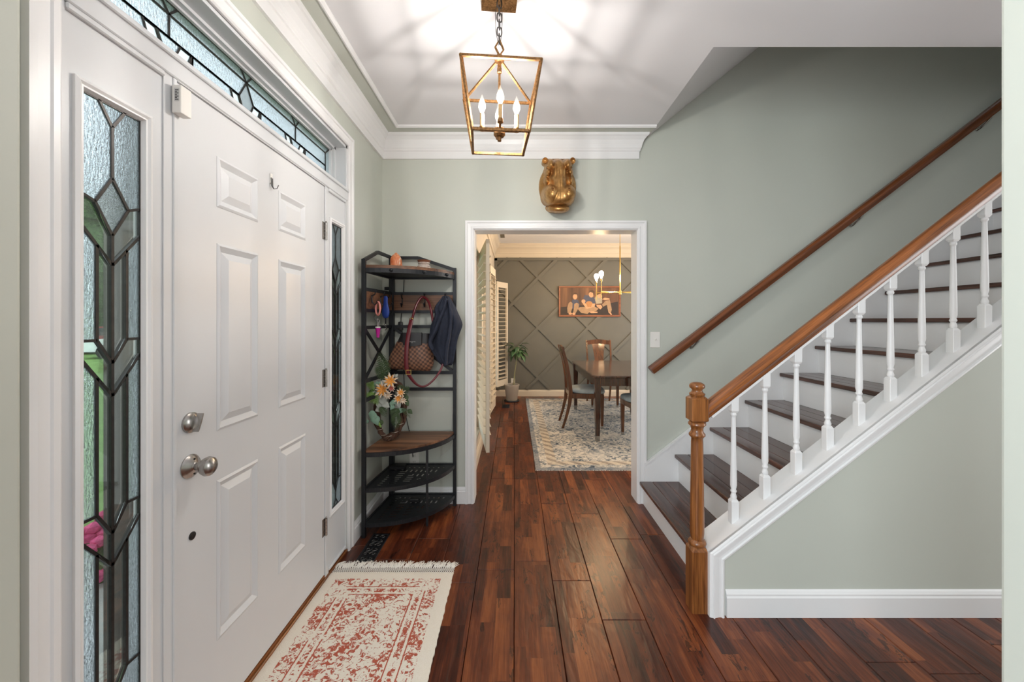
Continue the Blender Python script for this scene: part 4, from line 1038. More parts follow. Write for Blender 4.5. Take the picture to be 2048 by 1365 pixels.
    b = bm_new(); q = [(at(817, 745, 2.69).x+x, 2.69, at(817, 745, 2.69).z+z) for x, z in ((-.017, .014), (.017, .014), (.017, -.014), (-.017, -.014))]
    for i in range(4): bar(b, q[i], q[(i+1) % 4], 0.003, 0.003, (0, 1, 0))
    obj('buckle', b, M_brass, t)
    # navy jacket
    J = [(550, 885, 935), (575, 872, 955), (600, 855, 965), (640, 815, 992), (680, 800, 1008), (720, 815, 1025), (770, 800, 1050), (820, 775, 1066), (860, 765, 1050), (910, 765, 1030), (960, 750, 1015), (1000, 746, 1008), (1040, 762, 1002), (1090, 795, 992), (1140, 830, 985), (1195, 862, 975)]
    YJ = 2.745; b = bm_new(); rs = []
    for k, (zy, xl, xr) in enumerate(J):
        pl = at(690+xl/4.55, 470+zy/4.55, YJ); pr = at(690+xr/4.55, 470+zy/4.55, YJ); cx, hw = (pl.x+pr.x)/2, (pr.x-pl.x)/2
        n = 72; t_ = k/(len(J)-1); d = 0.018+0.05*math.sin(math.pi*min(1, t_*1.15+0.12)); r_ = []
        for i in range(n):
            a = 2*math.pi*i/n; ca, sa = math.cos(a), math.sin(a)
            fold = 1+0.16*math.sin(7*a+2.2*t_)+0.10*math.sin(12*a-3.4*t_+1.0)
            fx = 1+0.03*math.sin(9*a+3*t_)
            r_.append((cx+hw*ca*fx, YJ+0.03+d*sa*fold, pl.z-0.01*math.sin(3*a)*t_))
        rs.append(r_)
    loft(b, rs); p0 = at(690+905/4.55, 470+550/4.55, YJ)
    jk = thing('jacket', (p0.x, YJ+0.03, 1.53), 'navy blue cotton jacket draped over the rack end hook', 'jacket')
    o = obj('garment', b, M_navy, jk, True, 180); m = o.modifiers.new('sub', 'SUBSURF'); m.levels = 1; m.render_levels = 1
    # sleeve fold and hood roll
    b = bm_new(); P = [at(690+x/4.55, 470+y/4.55, YJ-0.035) for x, y in ((925, 580), (900, 680), (860, 780), (820, 880), (775, 975), (800, 1050))]
    tube(b, smooth_path(P, 5), [0.018]*4+[0.028]*20+[0.022]*2, 12, flat=0.55); o = obj('sleeve', b, M_navy, jk, True, 180)
    b = bm_new(); P = [at(690+x/4.55, 470+y/4.55, YJ-0.03) for x, y in ((945, 600), (965, 740), (950, 900), (925, 1050), (915, 1190))]
    tube(b, smooth_path(P, 6), [0.016]*4+[0.022]*21, 12, flat=0.6); obj('sleeve', b, M_navy, jk, True, 180)
    # pet leash reel
    p = Vector((rk(0, 0.5, 0).x+0.045, rk(0, 0.5, 0).y, 1.415)); t = thing('leash_reel', p, 'blue retractable leash reel hanging from the rack side hook', 'leash')
    b = bm_new(); pr = [(0.034, -0.02, 0.0), (0.036, 0.0, 0), (0.033, 0.02, 0), (0.022, 0.045, 0), (0.016, 0.075, 0), (0.015, 0.098, 0)]
    rs = []
    for z, rx in ((-0.047, 0.012), (-0.042, 0.024), (-0.028, 0.033), (-0.008, 0.037), (0.015, 0.034), (0.035, 0.026), (0.06, 0.021), (0.09, 0.020), (0.102, 0.014)):
        rs.append([(p.x+rx*math.cos(a)*0.8, p.y+rx*0.7*math.sin(a)*0.6-rx*0.3*math.cos(a), p.z+z) for a in [2*math.pi*i/20 for i in range(20)]])
    loft(b, rs); obj('casing', b, M_blue, t, True, 60)
    b = bm_new(); box(b, p.x-0.004, p.x+0.004, p.y-0.004, p.y+0.004, p.z-0.085, p.z-0.045); obj('tape', b, M_black, t)
    b = bm_new(); q = [(p.x+0.008*math.cos(a), p.y, p.z-0.094+0.01*math.sin(a)) for a in [2*math.pi*i/12 for i in range(12)]]; tube(b, q, 0.002, 6, True); tube(b, [(p.x, p.y, p.z-0.104), (p.x+0.006, p.y, p.z-0.12), (p.x-0.004, p.y, p.z-0.13)], 0.003, 6); obj('clasp', b, M_chain, t, True)
    # key ring with pink bangle and tumbler charm
    p = Vector((rk(0, 0.8, 0).x+0.05, rk(0, 0.8, 0).y, 1.43)); t = thing('key_wristlet', p, 'pink bangle key ring with keys and magenta cup charm', 'key ring')
    b = bm_new(); tube(b, [(p.x+0.020*math.cos(a), p.y-0.018*math.cos(a), p.z+0.043*math.sin(a)) for a in [2*math.pi*i/28 for i in range(28)]], 0.006, 10, True); obj('bangle', b, M_pink, t, True)
    b = bm_new(); tube(b, [(p.x-0.01+0.016*math.cos(a), p.y, p.z-0.06+0.018*math.sin(a)) for a in [2*math.pi*i/16 for i in range(16)]], 0.0016, 6, True); obj('split_ring', b, M_chain, t, True)
    for dx, dz in ((0.0, 0), (0.007, -0.008)):
        b = bm_new(); box(b, p.x-0.006+dx, p.x+0.006+dx, p.y-0.006, p.y-0.004, p.z-0.085+dz, p.z-0.065+dz); box(b, p.x-0.003+dx, p.x+0.003+dx, p.y-0.006, p.y-0.004, p.z-0.115+dz, p.z-0.085+dz); obj('key', b, M_nickel, t)
    b = bm_new(); lathe(b, [(0.009, -0.188), (0.0125, -0.15), (0.015, -0.135), (0.0165, -0.125)], p, 18); cp = obj('cup_charm', b, M_magenta, t, True)
    b = bm_new(); lathe(b, [(0.017, -0.126), (0.0175, -0.119), (0.012, -0.117)], p, 18); obj('cup_lid', b, M_wplastic, cp, True)
    # cables
    def cable(name, pts, r, mat, lab, cat='cable'):
        b = bm_new(); tube(b, smooth_path([Vector(q) for q in pts], 6), r, 6); o = obj(name, b, mat, None, True, origin=pts[-1]); tag(o, lab, cat); return o
    cable('lamp_cord', [at(808, 560, 2.89), at(806, 600, 2.893), at(802, 640, 2.893), at(805, 680, 2.893), at(808, 760, 2.893), at(812, 830, 2.893), at(820, 870, 2.893), at(826, 915, 2.893)], 0.0028, M_black, 'black lamp cord running down the wall behind the rack')
    b = bm_new(); p = at(801, 652, 2.885); box(b, p.x-0.016, p.x+0.016, p.y-0.014, p.y+0.012, p.z-0.035, p.z+0.03, 0.008, 2); o = obj('cord_dimmer', b, M_black, None, True, origin=p); tag(o, 'black inline dimmer switch on the lamp cord', 'switch')
    cable('white_cord', [at(913, 600, 2.893), at(914, 660, 2.893), at(908, 700, 2.893), at(912, 740, 2.893), at(916, 765, 2.893), at(908, 800, 2.893), at(903, 850, 2.893), at(904, 890, 2.893), at(880, 915, 2.893)], 0.0013, M_wplastic, 'thin white cord hanging on the wall beside the rack post')
    p = rk(0.16, 0.2, 0.302); b = bm_new(); box(b, p.x-0.05, p.x+0.06, p.y-0.03, p.y+0.02, p.z, p.z+0.028, 0.004); o = obj('power_strip', b, M_black, None, origin=p); tag(o, 'black power strip on the upper slotted shelf of the rack', 'power strip')
    b = bm_new(); p = rk(0.46, 0.28, 0.085); box(b, p.x-0.035, p.x+0.03, p.y-0.02, p.y+0.02, p.z, p.z+0.024, 0.005, 2); o = obj('power_adapter', b, M_black, None, origin=p); tag(o, 'small black power adapter lying on the lowest slotted shelf', 'adapter')
rack_items()

# ------------------------------------------------------------------ wreath on the bench shelf
def leaf_mesh(bm, base, d, up, ln, wd, cup=0.15, n=5):
    d = Vector(d).normalized(); s = d.cross(Vector(up)); s = s.normalized() if s.length > 1e-4 else Vector((1, 0, 0)); u = s.cross(d).normalized(); base = Vector(base)
    Lr, Rr, Mi = [], [], []
    for i in range(n+1):
        t = i/n; w_ = wd*math.sin(math.pi*(0.06+0.94*t)**0.8)*0.5+1e-4; c = base+d*ln*t+u*(-cup*ln*t*t)
        Mi.append(bm.verts.new(c)); Lr.append(bm.verts.new(c+s*w_+u*w_*0.25)); Rr.append(bm.verts.new(c-s*w_+u*w_*0.25))
    for i in range(n):
        bm.faces.new((Mi[i], Mi[i+1], Lr[i+1], Lr[i])); bm.faces.new((Mi[i+1], Mi[i], Rr[i], Rr[i+1]))
def thicken(o, t):
    m = o.modifiers.new('solid', 'SOLIDIFY'); m.thickness = t
def wreath():
    rnd = random.Random(3)
    C = at(779, 812, 2.66); zb = 0.543
    Cz = 0.745; rx, rz = 0.092, 0.215
    C = Vector((C.x, 2.68, Cz)); root = thing('floral_wreath', (C.x, 2.66, zb), 'oval grapevine wreath with orange lilies and ferns leaning on the bench shelf', 'wreath')
    rzb = Cz-zb-0.022
    def pt(a, r=1.0, dy=0.0): return Vector((C.x+rx*r*math.sin(a), C.y+dy+0.09*(math.cos(a))*0.55, C.z+rzb*r*math.cos(a)))
    for k in range(7):
        b = bm_new(); ph = k*0.9; P = []
        for i in range(48):
            a = 2*math.pi*i/48; w_ = 0.014
            P.append(pt(a)+Vector((w_*math.cos(5*a+ph)*abs(math.sin(a))+w_*0.4*math.cos(ph*2), w_*math.sin(5*a+ph), w_*math.cos(5*a+ph)*math.cos(a))))
        tube(b, P, rnd.uniform(0.007, 0.011), 7, True); obj('vine', b, M_twig, root, True)
    for k in range(5):
        b = bm_new(); a0 = math.pi*(0.70+0.13*k); P = [pt(a0)+Vector((0.024*math.cos(t), 0.024*math.sin(t), 0.02*t/6)) for t in [i*0.5 for i in range(14)]]; tube(b, P, 0.0014, 5); obj('binding_wire', b, M_wire, root, True)
    def frond(base, tip, mat, ln, n=11):
        b = bm_new(); base, tip = Vector(base), Vector(tip); d = tip-base; tube(b, [base, base+d*0.5+Vector((0, 0, 0.01)), tip], [0.002, 0.0015, 0.0008], 5)
        sd = d.normalized().cross(Vector((0, -1, 0.2))).normalized()
        for i in range(n):
            t = (i+0.8)/n; c = base+d*t+Vector((0, 0, 0.01*math.sin(math.pi*t)*1)); l_ = ln*math.sin(math.pi*(0.2+0.75*t))
            for s in (1, -1): leaf_mesh(b, c, sd*s+d.normalized()*0.55, (0, -1, 0), l_, l_*0.15, 0.1, 3)
        o = obj('fern_frond', b, mat, root); thicken(o, 0.0006)
    A = lambda x, y, Y=2.62: at(715+x/6.825, 700+y/6.825, Y)
    for (x0, y0, x1, y1, mat, ln) in ((370, 420, 310, 40, M_fern, .04), (400, 400, 350, 130, M_fern, .035), (330, 420, 270, 230, M_fern, .03), (230, 560, 110, 420, M_fern2, .026), (270, 720, 60, 620, M_fern2, .03), (230, 700, 150, 590, M_fern2, .024), (270, 760, 230, 600, M_fern2, .02), (520, 850, 530, 1080, M_fern, .035), (560, 800, 470, 930, M_fern, .03), (600, 640, 590, 480, M_fern, .025), (640, 640, 690, 500, M_fern, .02), (300, 780, 390, 920, M_fern, .025), (600, 800, 720, 930, M_fern, .02), (210, 520, 170, 470, M_fern2, .02)):
        frond(A(x0, y0, 2.60), A(x1, y1, 2.585+rnd.uniform(-.03, .02)), mat, ln*1.3, 14)
    for (x, y, dx, dy, ln, mat) in ((240, 860, -.4, -1, .05, M_euca), (230, 900, .5, -1, .055, M_euca), (200, 830, .1, -.9, .045, M_euca), (250, 500, .2, .6, .03, M_euca), (270, 480, .8, .5, .03, M_euca), (480, 700, -.2, -1, .032, M_euca), (470, 690, .7, -.6, .03, M_euca), (500, 760, -.6, -.7, .03, M_euca), (560, 850, .7, .5, .035, M_euca), (590, 830, .9, .2, .03, M_euca), (650, 690, .4, -.5, .035, M_fern), (660, 620, .3, -.9, .03, M_fern), (690, 820, .8, -.6, .03, M_fern), (240, 560, -.5, -.5, .035, M_fern), (210, 540, -.2, -1, .04, M_fern), (330, 960, -.1, -1, .03, M_fern), (150, 960, -.7, -.7, .025, M_euca), (510, 380, .5, .6, .025, M_dusty),
                               (270, 590, -.6, -.3, .045, M_dusty), (300, 620, -.2, -1, .05, M_dusty), (330, 640, .4, -.9, .05, M_dusty), (290, 700, .3, -.8, .045, M_dusty), (340, 720, .9, -.5, .045, M_dusty), (350, 780, -.8, -.4, .045, M_dusty), (380, 740, -.3, -1, .045, M_dusty), (380, 470, -.5, .6, .03, M_dusty), (400, 480, .5, .4, .03, M_dusty), (550, 720, .5, -.9, .03, M_dusty)):
        b = bm_new(); leaf_mesh(b, A(x, y, 2.61), (dx, -0.25, dy), (0.2, -1, 0.3), ln*1.3, ln*1.0, 0.2, 5); o = obj('leaf', b, mat, root, True, 80); thicken(o, 0.0008)
    b = bm_new(); ell(b, A(300, 1020, 2.6), (0.006, 0.006, 0.014)); ell(b, A(315, 1045, 2.6), (0.006, 0.006, 0.009)); obj('bud', b, M_fern2, root, True)
    for (x, y, s, d, inner) in ((350, 545, .062, (-.1, -1, .15), M_petalo), (450, 430, .058, (.15, -1, .35), M_petalo), (560, 660, .04, (.25, -1, 0), M_petalo), (590, 590, .036, (.4, -1, .4), M_petalo), (465, 520, .03, (.1, -1, -.2), M_petalr), (410, 620, .034, (.5, -1, -.4), M_petal), (620, 690, .03, (.5, -1, -.3), M_petal)):
        s *= 1.0; c = A(x, y, 2.59); ax = Vector(d).normalized(); a_, b_ = frame_axes(ax)
        b = bm_new(); ell(b, c, (s*0.12,)*3); fl = obj('lily', b, M_petalo, root, True)
        for ringi, (np_, ln, op, mt) in enumerate(((9, s, 0.85, M_petal), (8, s*0.82, 1.6, inner))):
            for k in range(np_):
                t = 2*math.pi*(k+0.5*ringi)/np_; rd = a_*math.cos(t)+b_*math.sin(t)
                bb = bm_new(); leaf_mesh(bb, c, rd+ax*(0.45 if ringi == 0 else 0.85), ax, ln*rnd.uniform(.85, 1.1), ln*0.30, 0.12, 4); o = obj('petal', bb, mt, fl, True, 80); thicken(o, 0.0005)
wreath()

# ------------------------------------------------------------------ small wall things
def small():
    p = Vector((at(1310, 680, YF).x, YF, at(0, 680, YF).z)); t = thing('light_switch', p, 'white toggle light switch on the green wall beside the doorway', 'switch')
    b = bm_new(); box(b, p.x-0.036, p.x+0.036, p.y-0.006, p.y, p.z-0.058, p.z+0.058, 0.003, 2); obj('plate', b, M_wplastic, t)
    b = bm_new(); box(b, p.x-0.005, p.x+0.005, p.y-0.018, p.y-0.005, p.z-0.002, p.z+0.012, 0.002); obj('toggle', b, M_wplastic, t)
    for s in (-1, 1):
        b = bm_new(); ell(b, (p.x, p.y-0.006, p.z+s*0.03), (0.003, 0.001, 0.003), 1); obj('screw', b, M_wplastic, t)
    def outlet(p, lab):
        t = thing('wall_outlet', p, lab, 'outlet'); b = bm_new(); box(b, p.x-0.036, p.x+0.036, p.y-0.006, p.y, p.z-0.058, p.z+0.058, 0.003, 2); obj('plate', b, M_wplastic, t)
        for s in (-1, 1):
            b = bm_new(); box(b, p.x-0.016, p.x+0.016, p.y-0.009, p.y-0.005, p.z+s*0.022-0.014, p.z+s*0.022+0.014, 0.004); so = obj('socket', b, M_wplastic, t)
            for k in (-1, 1):
                b = bm_new(); box(b, p.x+k*0.006-0.001, p.x+k*0.006+0.001, p.y-0.0096, p.y-0.0088, p.z+s*0.022-0.004, p.z+s*0.022+0.005); obj('slot', b, M_black, so)
    outlet(Vector((at(829, 918, YF).x, YF, 0.33)), 'white wall outlet low behind the corner rack')
    outlet(Vector((at(1026, 763, YD1).x, YD1-0.001, 0.265)), 'white wall outlet on the lattice wall above the plant pot')
    # contact sensor above the door
    p = Vector((-0.974, 1.135, 1.985)); t = thing('door_sensor', p, 'white plastic alarm sensor at the top corner of the front door', 'sensor')
    b = bm_new(); box(b, p.x-0.004, p.x+0.022, p.y-0.014, p.y+0.024, p.z-0.04, p.z+0.04, 0.003, 2); obj('housing', b, M_wplastic, t)
    b = bm_new(); box(b, p.x+0.004, p.x+0.018, p.y-0.0145, p.y-0.0138, p.z-0.008, p.z+0.03); lb = obj('print_label', b, paint('grey_print', srgb(200, 200, 198), 0.5), t)
    for k in range(7):
        b = bm_new(); box(b, p.x+0.006, p.x+0.016-0.004*(k % 2), p.y-0.0149, p.y-0.0144, p.z-0.004+k*0.0045, p.z-0.002+k*0.0045); obj('print_line', b, M_lead, lb)
    # stick-on hook
    p = Vector((XD, 1.588, 1.915)); t = thing('adhesive_hook', p, 'clear adhesive wire hook stuck on the front door', 'hook')
    b = bm_new(); box(b, p.x, p.x+0.004, p.y-0.008, p.y+0.008, p.z-0.012, p.z+0.03, 0.003, 2); obj('backing', b, M_wplastic, t)
    b = bm_new(); tube(b, [(p.x+0.005, p.y-0.005, p.z+0.012), (p.x+0.006, p.y-0.004, p.z-0.02), (p.x+0.012, p.y, p.z-0.032), (p.x+0.024, p.y+0.002, p.z-0.03), (p.x+0.03, p.y+0.003, p.z-0.016)], 0.0016, 6); tube(b, [(p.x+0.005, p.y+0.005, p.z+0.012), (p.x+0.006, p.y+0.004, p.z-0.02), (p.x+0.012, p.y+0.001, p.z-0.032)], 0.0016, 6); obj('wire', b, M_chain, t, True)
    # floor register
    t = thing('floor_register', (-0.838, 2.34, 0), 'black scrollwork floor vent between the rug fringe and corner rack', 'vent')
    x0, x1, y0, y1 = -0.892, -0.786, 2.19, 2.485
    b = bm_new(); box(b, x0, x1, y0, y0+0.012, 0, 0.005, 0.0015); box(b, x0, x1, y1-0.012, y1, 0, 0.005, 0.0015); box(b, x0, x0+0.012, y0, y1, 0, 0.005, 0.0015); box(b, x1-0.012, x1, y0, y1, 0, 0.005, 0.0015); obj('rim', b, M_blackmetal, t)
    b = bm_new(); box(b, x0+0.005, x1-0.005, y0+0.005, y1-0.005, 0.0003, 0.0012); obj('dark_well', b, M_black, t)
    for j in range(6):
        for i in range(2):
            cx, cy = x0+0.033+i*0.040, y0+0.036+j*0.0445; b = bm_new()
            P = [(cx+(0.019-0.0013*k)*math.cos(k*0.5+i*3), cy+(0.021-0.0014*k)*math.sin((k*0.5+i*3)*(1 if (i+j) % 2 else -1)), 0.004) for k in range(14)]
            tube(b, P, 0.0030, 6); obj('scroll', b, M_chain, t, True)
    b = bm_new()
    bar(b, ((x0+x1)/2, y0, 0.003), ((x0+x1)/2, y1, 0.003), 0.005, 0.003)
    for j in range(1, 6): bar(b, (x0, y0+j*(y1-y0)/6, 0.003), (x1, y0+j*(y1-y0)/6, 0.003), 0.004, 0.003)
    obj('grid', b, M_blackmetal, t)
    t = thing('floor_register', (-0.135, 6.2, 0), 'small black floor vent in front of the potted plant', 'vent')
    b = bm_new(); x0, x1, y0, y1 = -0.195, -0.075, 6.08, 6.34; box(b, x0, x1, y0, y1, 0.0, 0.003); obj('rim', b, M_blackmetal, t)
    for k in range(7):
        b = bm_new(); box(b, x0+0.012, x1-0.012, y0+0.02+k*0.033, y0+0.032+k*0.033, 0.003, 0.006); obj('slat', b, M_blackmetal, t)
small()

# ------------------------------------------------------------------ entry rug
def rug():
    x0, x1, y0, y1 = -0.985, -0.325, 0.95, 2.10
    t = thing('entry_rug', ((x0+x1)/2, (y0+y1)/2, 0), 'cream runner rug with faded terracotta pattern and fringe by the front door', 'rug')
    rnd = random.Random(5); b = bm_new(); nx, ny = 44, 76; g = {}
    for i in range(nx+1):
        for j in range(ny+1):
            x = x0+(x1-x0)*i/nx; y = y0+(y1-y0)*j/ny
            ed = min(i, nx-i, j, ny-j); z = 0.009 + rnd.uniform(-.0006, .0006) - (0.004 if ed == 0 else 0)
            if i in (0, nx): x += rnd.uniform(-.002, .002)
            if i == nx: x += -0.012*(1-(y-y0)/(y1-y0))*0 
            g[i, j] = b.verts.new((x, y, z))
    for i in range(nx):
        for j in range(ny): b.faces.new((g[i, j], g[i+1, j], g[i+1, j+1], g[i, j+1]))
    ex = bmesh.ops.extrude_face_region(b, geom=b.faces[:])
    for v in [q for q in ex['geom'] if isinstance(q, bmesh.types.BMVert)]: v.co.z = 0.0
    obj('pile', b, M_rugred, t, True, 60)
    # knotted net and loose strands
    b = bm_new(); n = 60
    for k in range(n):
        xa = x0+0.006+(x1-x0-0.012)*k/(n-1)
        for s in (-1, 1):
            P = [(xa, y1-0.004, 0.006), (xa+s*0.0055, y1+0.009, 0.005), (xa, y1+0.018, 0.006), (xa-s*0.0055, y1+0.027, 0.005), (xa, y1+0.034, 0.006)]
            tube(b, P, 0.0017, 5)
        for q in range(5):
            a = rnd.uniform(-0.5, 0.7); ln = rnd.uniform(0.04, 0.068); e = Vector((xa+math.sin(a)*ln, y1+0.034+math.cos(a)*ln, 0.003+rnd.uniform(0, .006)))
            tube(b, [(xa, y1+0.033, 0.006), ((xa+e.x)/2+rnd.uniform(-.003, .003), (y1+0.034+e.y)/2, 0.009+rnd.uniform(0, .006)), e], [0.0024, 0.0021, 0.0012], 5)
    o = obj('fringe', b, M_fringe, t); o['kind'] = 'stuff'
rug()

# ------------------------------------------------------------------ dining room
def dining():
    x0, x1, y0, y1 = 0.19, 2.75, 3.54, 6.78
    b = bm_new(); box(b, x0, x1, y0, y1, 0.0005, 0.009, 0.003); rg = obj('area_rug', b, M_rugblue, None, origin=((x0+x1)/2, (y0+y1)/2, 0)); tag(rg, 'large faded blue grey patterned rug under the dining table', 'rug')
    b = bm_new(); rnd = random.Random(2)
    for k in range(220):
        x = x0+(x1-x0)*k/219; tube(b, [(x, y0+0.002, 0.006), (x+rnd.uniform(-.004, .004), y0-0.014, 0.002)], 0.002, 4)
    o = obj('fringe', b, M_fringe, rg); o['kind'] = 'stuff'
    zf = 0.0092
    # table
    tx0, tx1, ty0, ty1, ch = 0.868, 1.935, 4.32, 6.0, 0.05
    t = thing('dining_table', ((tx0+tx1)/2, (ty0+ty1)/2, zf), 'glossy espresso wood dining table with tapered metal-tipped legs', 'table')
    def octo(i): 
        a, c, d, e = tx0+i, tx1-i, ty0+i, ty1-i; k = ch; return [(a+k, d), (c-k, d), (c, d+k), (c, e-k), (c-k, e), (a+k, e), (a, e-k), (a, d+k)]
    b = bm_new(); loft(b, [[(x, y, z) for x, y in octo(i)] for i, z in ((0.012, 0.715), (0.0, 0.722), (0.0, 0.735), (0.008, 0.743))]); obj('tabletop', b, M_espresso, t)
    b = bm_new()
    for (a, c, d, e) in ((tx0+.05, tx1-.05, ty0+.035, ty0+.06), (tx0+.05, tx1-.05, ty1-.06, ty1-.035), (tx0+.035, tx0+.06, ty0+.05, ty1-.05), (tx1-.06, tx1-.035, ty0+.05, ty1-.05)): box(b, a, c, d, e, 0.625, 0.718)
    obj('apron', b, M_espresso, t)
    for lx, ly in ((tx0+.055, ty0+.055), (tx1-.055, ty0+.055), (tx0+.055, ty1-.055), (tx1-.055, ty1-.055)):
        b = bm_new(); loft(b, [[(lx+sx*s, ly+sy*s, z) for sx, sy in ((-1, -1), (1, -1), (1, 1), (-1, 1))] for s, z in ((0.0225, zf+0.06), (0.034, 0.62), (0.036, 0.716))]); lg = obj('leg', b, M_espresso, t)
        b = bm_new(); loft(b, [[(lx+sx*s, ly+sy*s, z) for sx, sy in ((-1, -1), (1, -1), (1, 1), (-1, 1))] for s, z in ((0.0212, zf), (0.0232, zf+0.062))]); obj('ferrule', b, M_nickel, lg)
    # chair prototype: faces +x, origin at floor under the seat centre
    def chair(wmat):
        r = thing('dining_chair', (0, 0, 0), 'x', 'chair')
        hw = 0.225
        # seat
        b = bm_new()
        def sr(z, k): 
            out = []
            for x, y in ((-0.2, -0.19), (-0.2, 0.19), (0.05, 0.225), (0.2, 0.235), (0.24, 0.15), (0.25, 0.0), (0.24, -0.15), (0.2, -0.235), (0.05, -0.225)): out.append((x*k, y*k, z))
            return out
        loft(b, [sr(0.425, 0.98), sr(0.44, 1.02), sr(0.468, 1.01), sr(0.485, 0.93), sr(0.494, 0.7), sr(0.497, 0.3)]); o = obj('seat_cushion', b, M_seat, r, True, 60); m = o.modifiers.new('s', 'SUBSURF'); m.levels = 1; m.render_levels = 2
        b = bm_new(); loft(b, [sr(0.37, 0.93), sr(0.43, 0.95)]); obj('seat_rail', b, wmat, r)
        for s in (-1, 1):
            b = bm_new(); loft(b, [[(0.19+sx*k, s*0.195+sy*k, z) for sx, sy in ((-1, -1), (1, -1), (1, 1), (-1, 1))] for k, z in ((0.013, 0.0), (0.016, 0.06), (0.022, 0.42))]); lg = obj('front_leg', b, wmat, r)
            b = bm_new(); box(b, 0.19-.0145, 0.19+.0145, s*0.195-.0145, s*0.195+.0145, -0.0, 0.045); obj('ferrule', b, M_nickel, lg)
            # back leg and stile in one sweeping curve
            path = [(-0.30, 0.0), (-0.255, 0.14), (-0.215, 0.30), (-0.20, 0.44), (-0.212, 0.6), (-0.245, 0.8), (-0.30, 1.0), (-0.305, 1.02)]
            b = bm_new(); loft(b, [[(x+sx*kx, s*(0.185+0.012*min(1, z))+sy*0.013, z) for sx, sy in ((-1, -1), (1, -1), (1, 1), (-1, 1))] for (x, z), kx in zip(path, (0.014, 0.017, 0.021, 0.025, 0.019, 0.016, 0.014, 0.012))]); obj('back_leg', b, wmat, r)
        # crest rail, splat, shoe
        b = bm_new(); P = []
        for k in range(13):
            y = -0.2+0.4*k/12; P.append([(-0.288-0.016*(1-(y/.2)**2)+dx, y, z+0.010*math.cos(y/.2*math.pi)*1) for dx, z in ((-.011, 0.955), (.011, 0.952), (.008, 1.02), (-.012, 1.022))])
        loft(b, P); obj('crest_rail', b, wmat, r)
        b = bm_new(); P = []
        for z in [0.45+0.03*k for k in range(18)]:
            tt = (z-0.45)/0.51; wdt = 0.055+0.055*tt**2.0+0.03*(1-tt)**3; xx = -0.203-0.085*max(0, (z-0.5)/0.46)**1.6-0.012*tt
            P.append([(xx-.007, -wdt, z), (xx-.012, 0, z), (xx-.007, wdt, z), (xx+.005, wdt, z), (xx, 0, z), (xx+.005, -wdt, z)])
        loft(b, P); obj('splat', b, wmat, r)
        b = bm_new(); box(b, -0.22, -0.185, -0.18, 0.18, 0.40, 0.46); obj('back_rail', b, wmat, r)
        return r
    c0 = chair(M_walnut)
    spots = [((0.90, 5.09), 0, 'dark wood dining chair with grey seat at the table side toward the shutters'),
             ((1.40, 6.28), -90, 'brown wood dining chair with a vase-shaped splat at the table end before the picture'),
             ((1.47, 4.45), 90, 'dark wood dining chair with grey seat at the table end toward the doorway'),
             ((1.86, 5.42), 180, 'dark wood dining chair with grey seat at the table side away from the shutters')]
    for k, ((x, y), a, lab) in enumerate(spots):
        c = c0 if k == 0 else copy_tree(c0); c.location = (x, y, zf); c.rotation_euler = (0, 0, R(a)); c['label'] = lab; c['group'] = 'dining chairs around the table'
    # chandelier
    X, Y, Zh = 1.383, 5.15, 1.723
    t = thing('chandelier', (X, Y, ZC), 'brass chandelier with slim arms and lit round bulbs over the dining table', 'chandelier')
    b = bm_new(); lathe(b, [(0.06, ZC), (0.06, ZC-0.02), (0.01, ZC-0.025)], (X, Y, 0), 24); obj('canopy', b, M_brass, t, True)
    b = bm_new(); cyl(b, (X, Y, ZC-0.02), (X, Y, 2.32), 0.0045, n=12); obj('upper_rod', b, M_brass, t, True)
    b = bm_new(); cyl(b, (X, Y, 2.33), (X, Y, Zh), 0.008, n=12); obj('rod', b, M_brass, t, True)
    b = bm_new(); lathe(b, [(0.018, Zh-0.03), (0.02, Zh-0.028), (0.02, Zh+0.018), (0.01, Zh+0.02)], (X, Y, 0), 20); obj('hub', b, M_brass, t, True)
    for k, an in enumerate((152, 208, 28, -28)):
        ex, ey = X+0.315*math.cos(R(an)), Y+0.315*math.sin(R(an)); zo = 0.0
        b = bm_new(); cyl(b, (X, Y, Zh+zo), (ex, ey, Zh+zo), 0.006, n=10); cyl(b, (ex, ey, Zh-0.09), (ex, ey, Zh+0.135), 0.005, n=10); arm = obj('arm', b, M_brass, t, True)
        b = bm_new(); lathe(b, [(0.008, Zh+0.13), (0.013, Zh+0.135), (0.013, Zh+0.165), (0.01, Zh+0.167)], (ex, ey, 0), 16); obj('socket', b, M_brass, arm, True)
        b = bm_new(); lathe(b, [(0.010, Zh+0.165), (0.013, Zh+0.18), (0.024, Zh+0.205), (0.029, Zh+0.225), (0.027, Zh+0.243), (0.017, Zh+0.258), (0.002, Zh+0.263)], (ex, ey, 0), 20); obj('bulb', b, M_bulb2, arm, True, 80)
    # shutters
    def shutter(pa, pb, z0, z1, lab, nl=23):
        pa, pb = Vector((*pa, 0)), Vector((*pb, 0)); d = (pb-pa); wd = d.length; d.normalize(); n = Vector((-d.y, d.x, 0))
        r = thing('shutter_panel', (pa.x, pa.y, z0), lab, 'shutter', 'plantation shutters on the dining room windows'); th = 0.028; sw = 0.045
        def blk(name, s0, s1, za, zb, pr=None, tt=th):
            b = bm_new(); q = [pa+d*s0-n*tt/2, pa+d*s1-n*tt/2, pa+d*s1+n*tt/2, pa+d*s0+n*tt/2]
            r0 = [b.verts.new((v.x, v.y, za)) for v in q]; r1 = [b.verts.new((v.x, v.y, zb)) for v in q]; skin(b, r0, r1); cap(b, r0, True); cap(b, r1); return obj(name, b, M_cream, r)
        blk('stile', 0, sw, z0, z1); blk('stile', wd-sw, wd, z0, z1); blk('rail', sw, wd-sw, z0, z0+0.1); blk('rail', sw, wd-sw, z1-0.09, z1)
        pit = (z1-z0-0.19)/nl
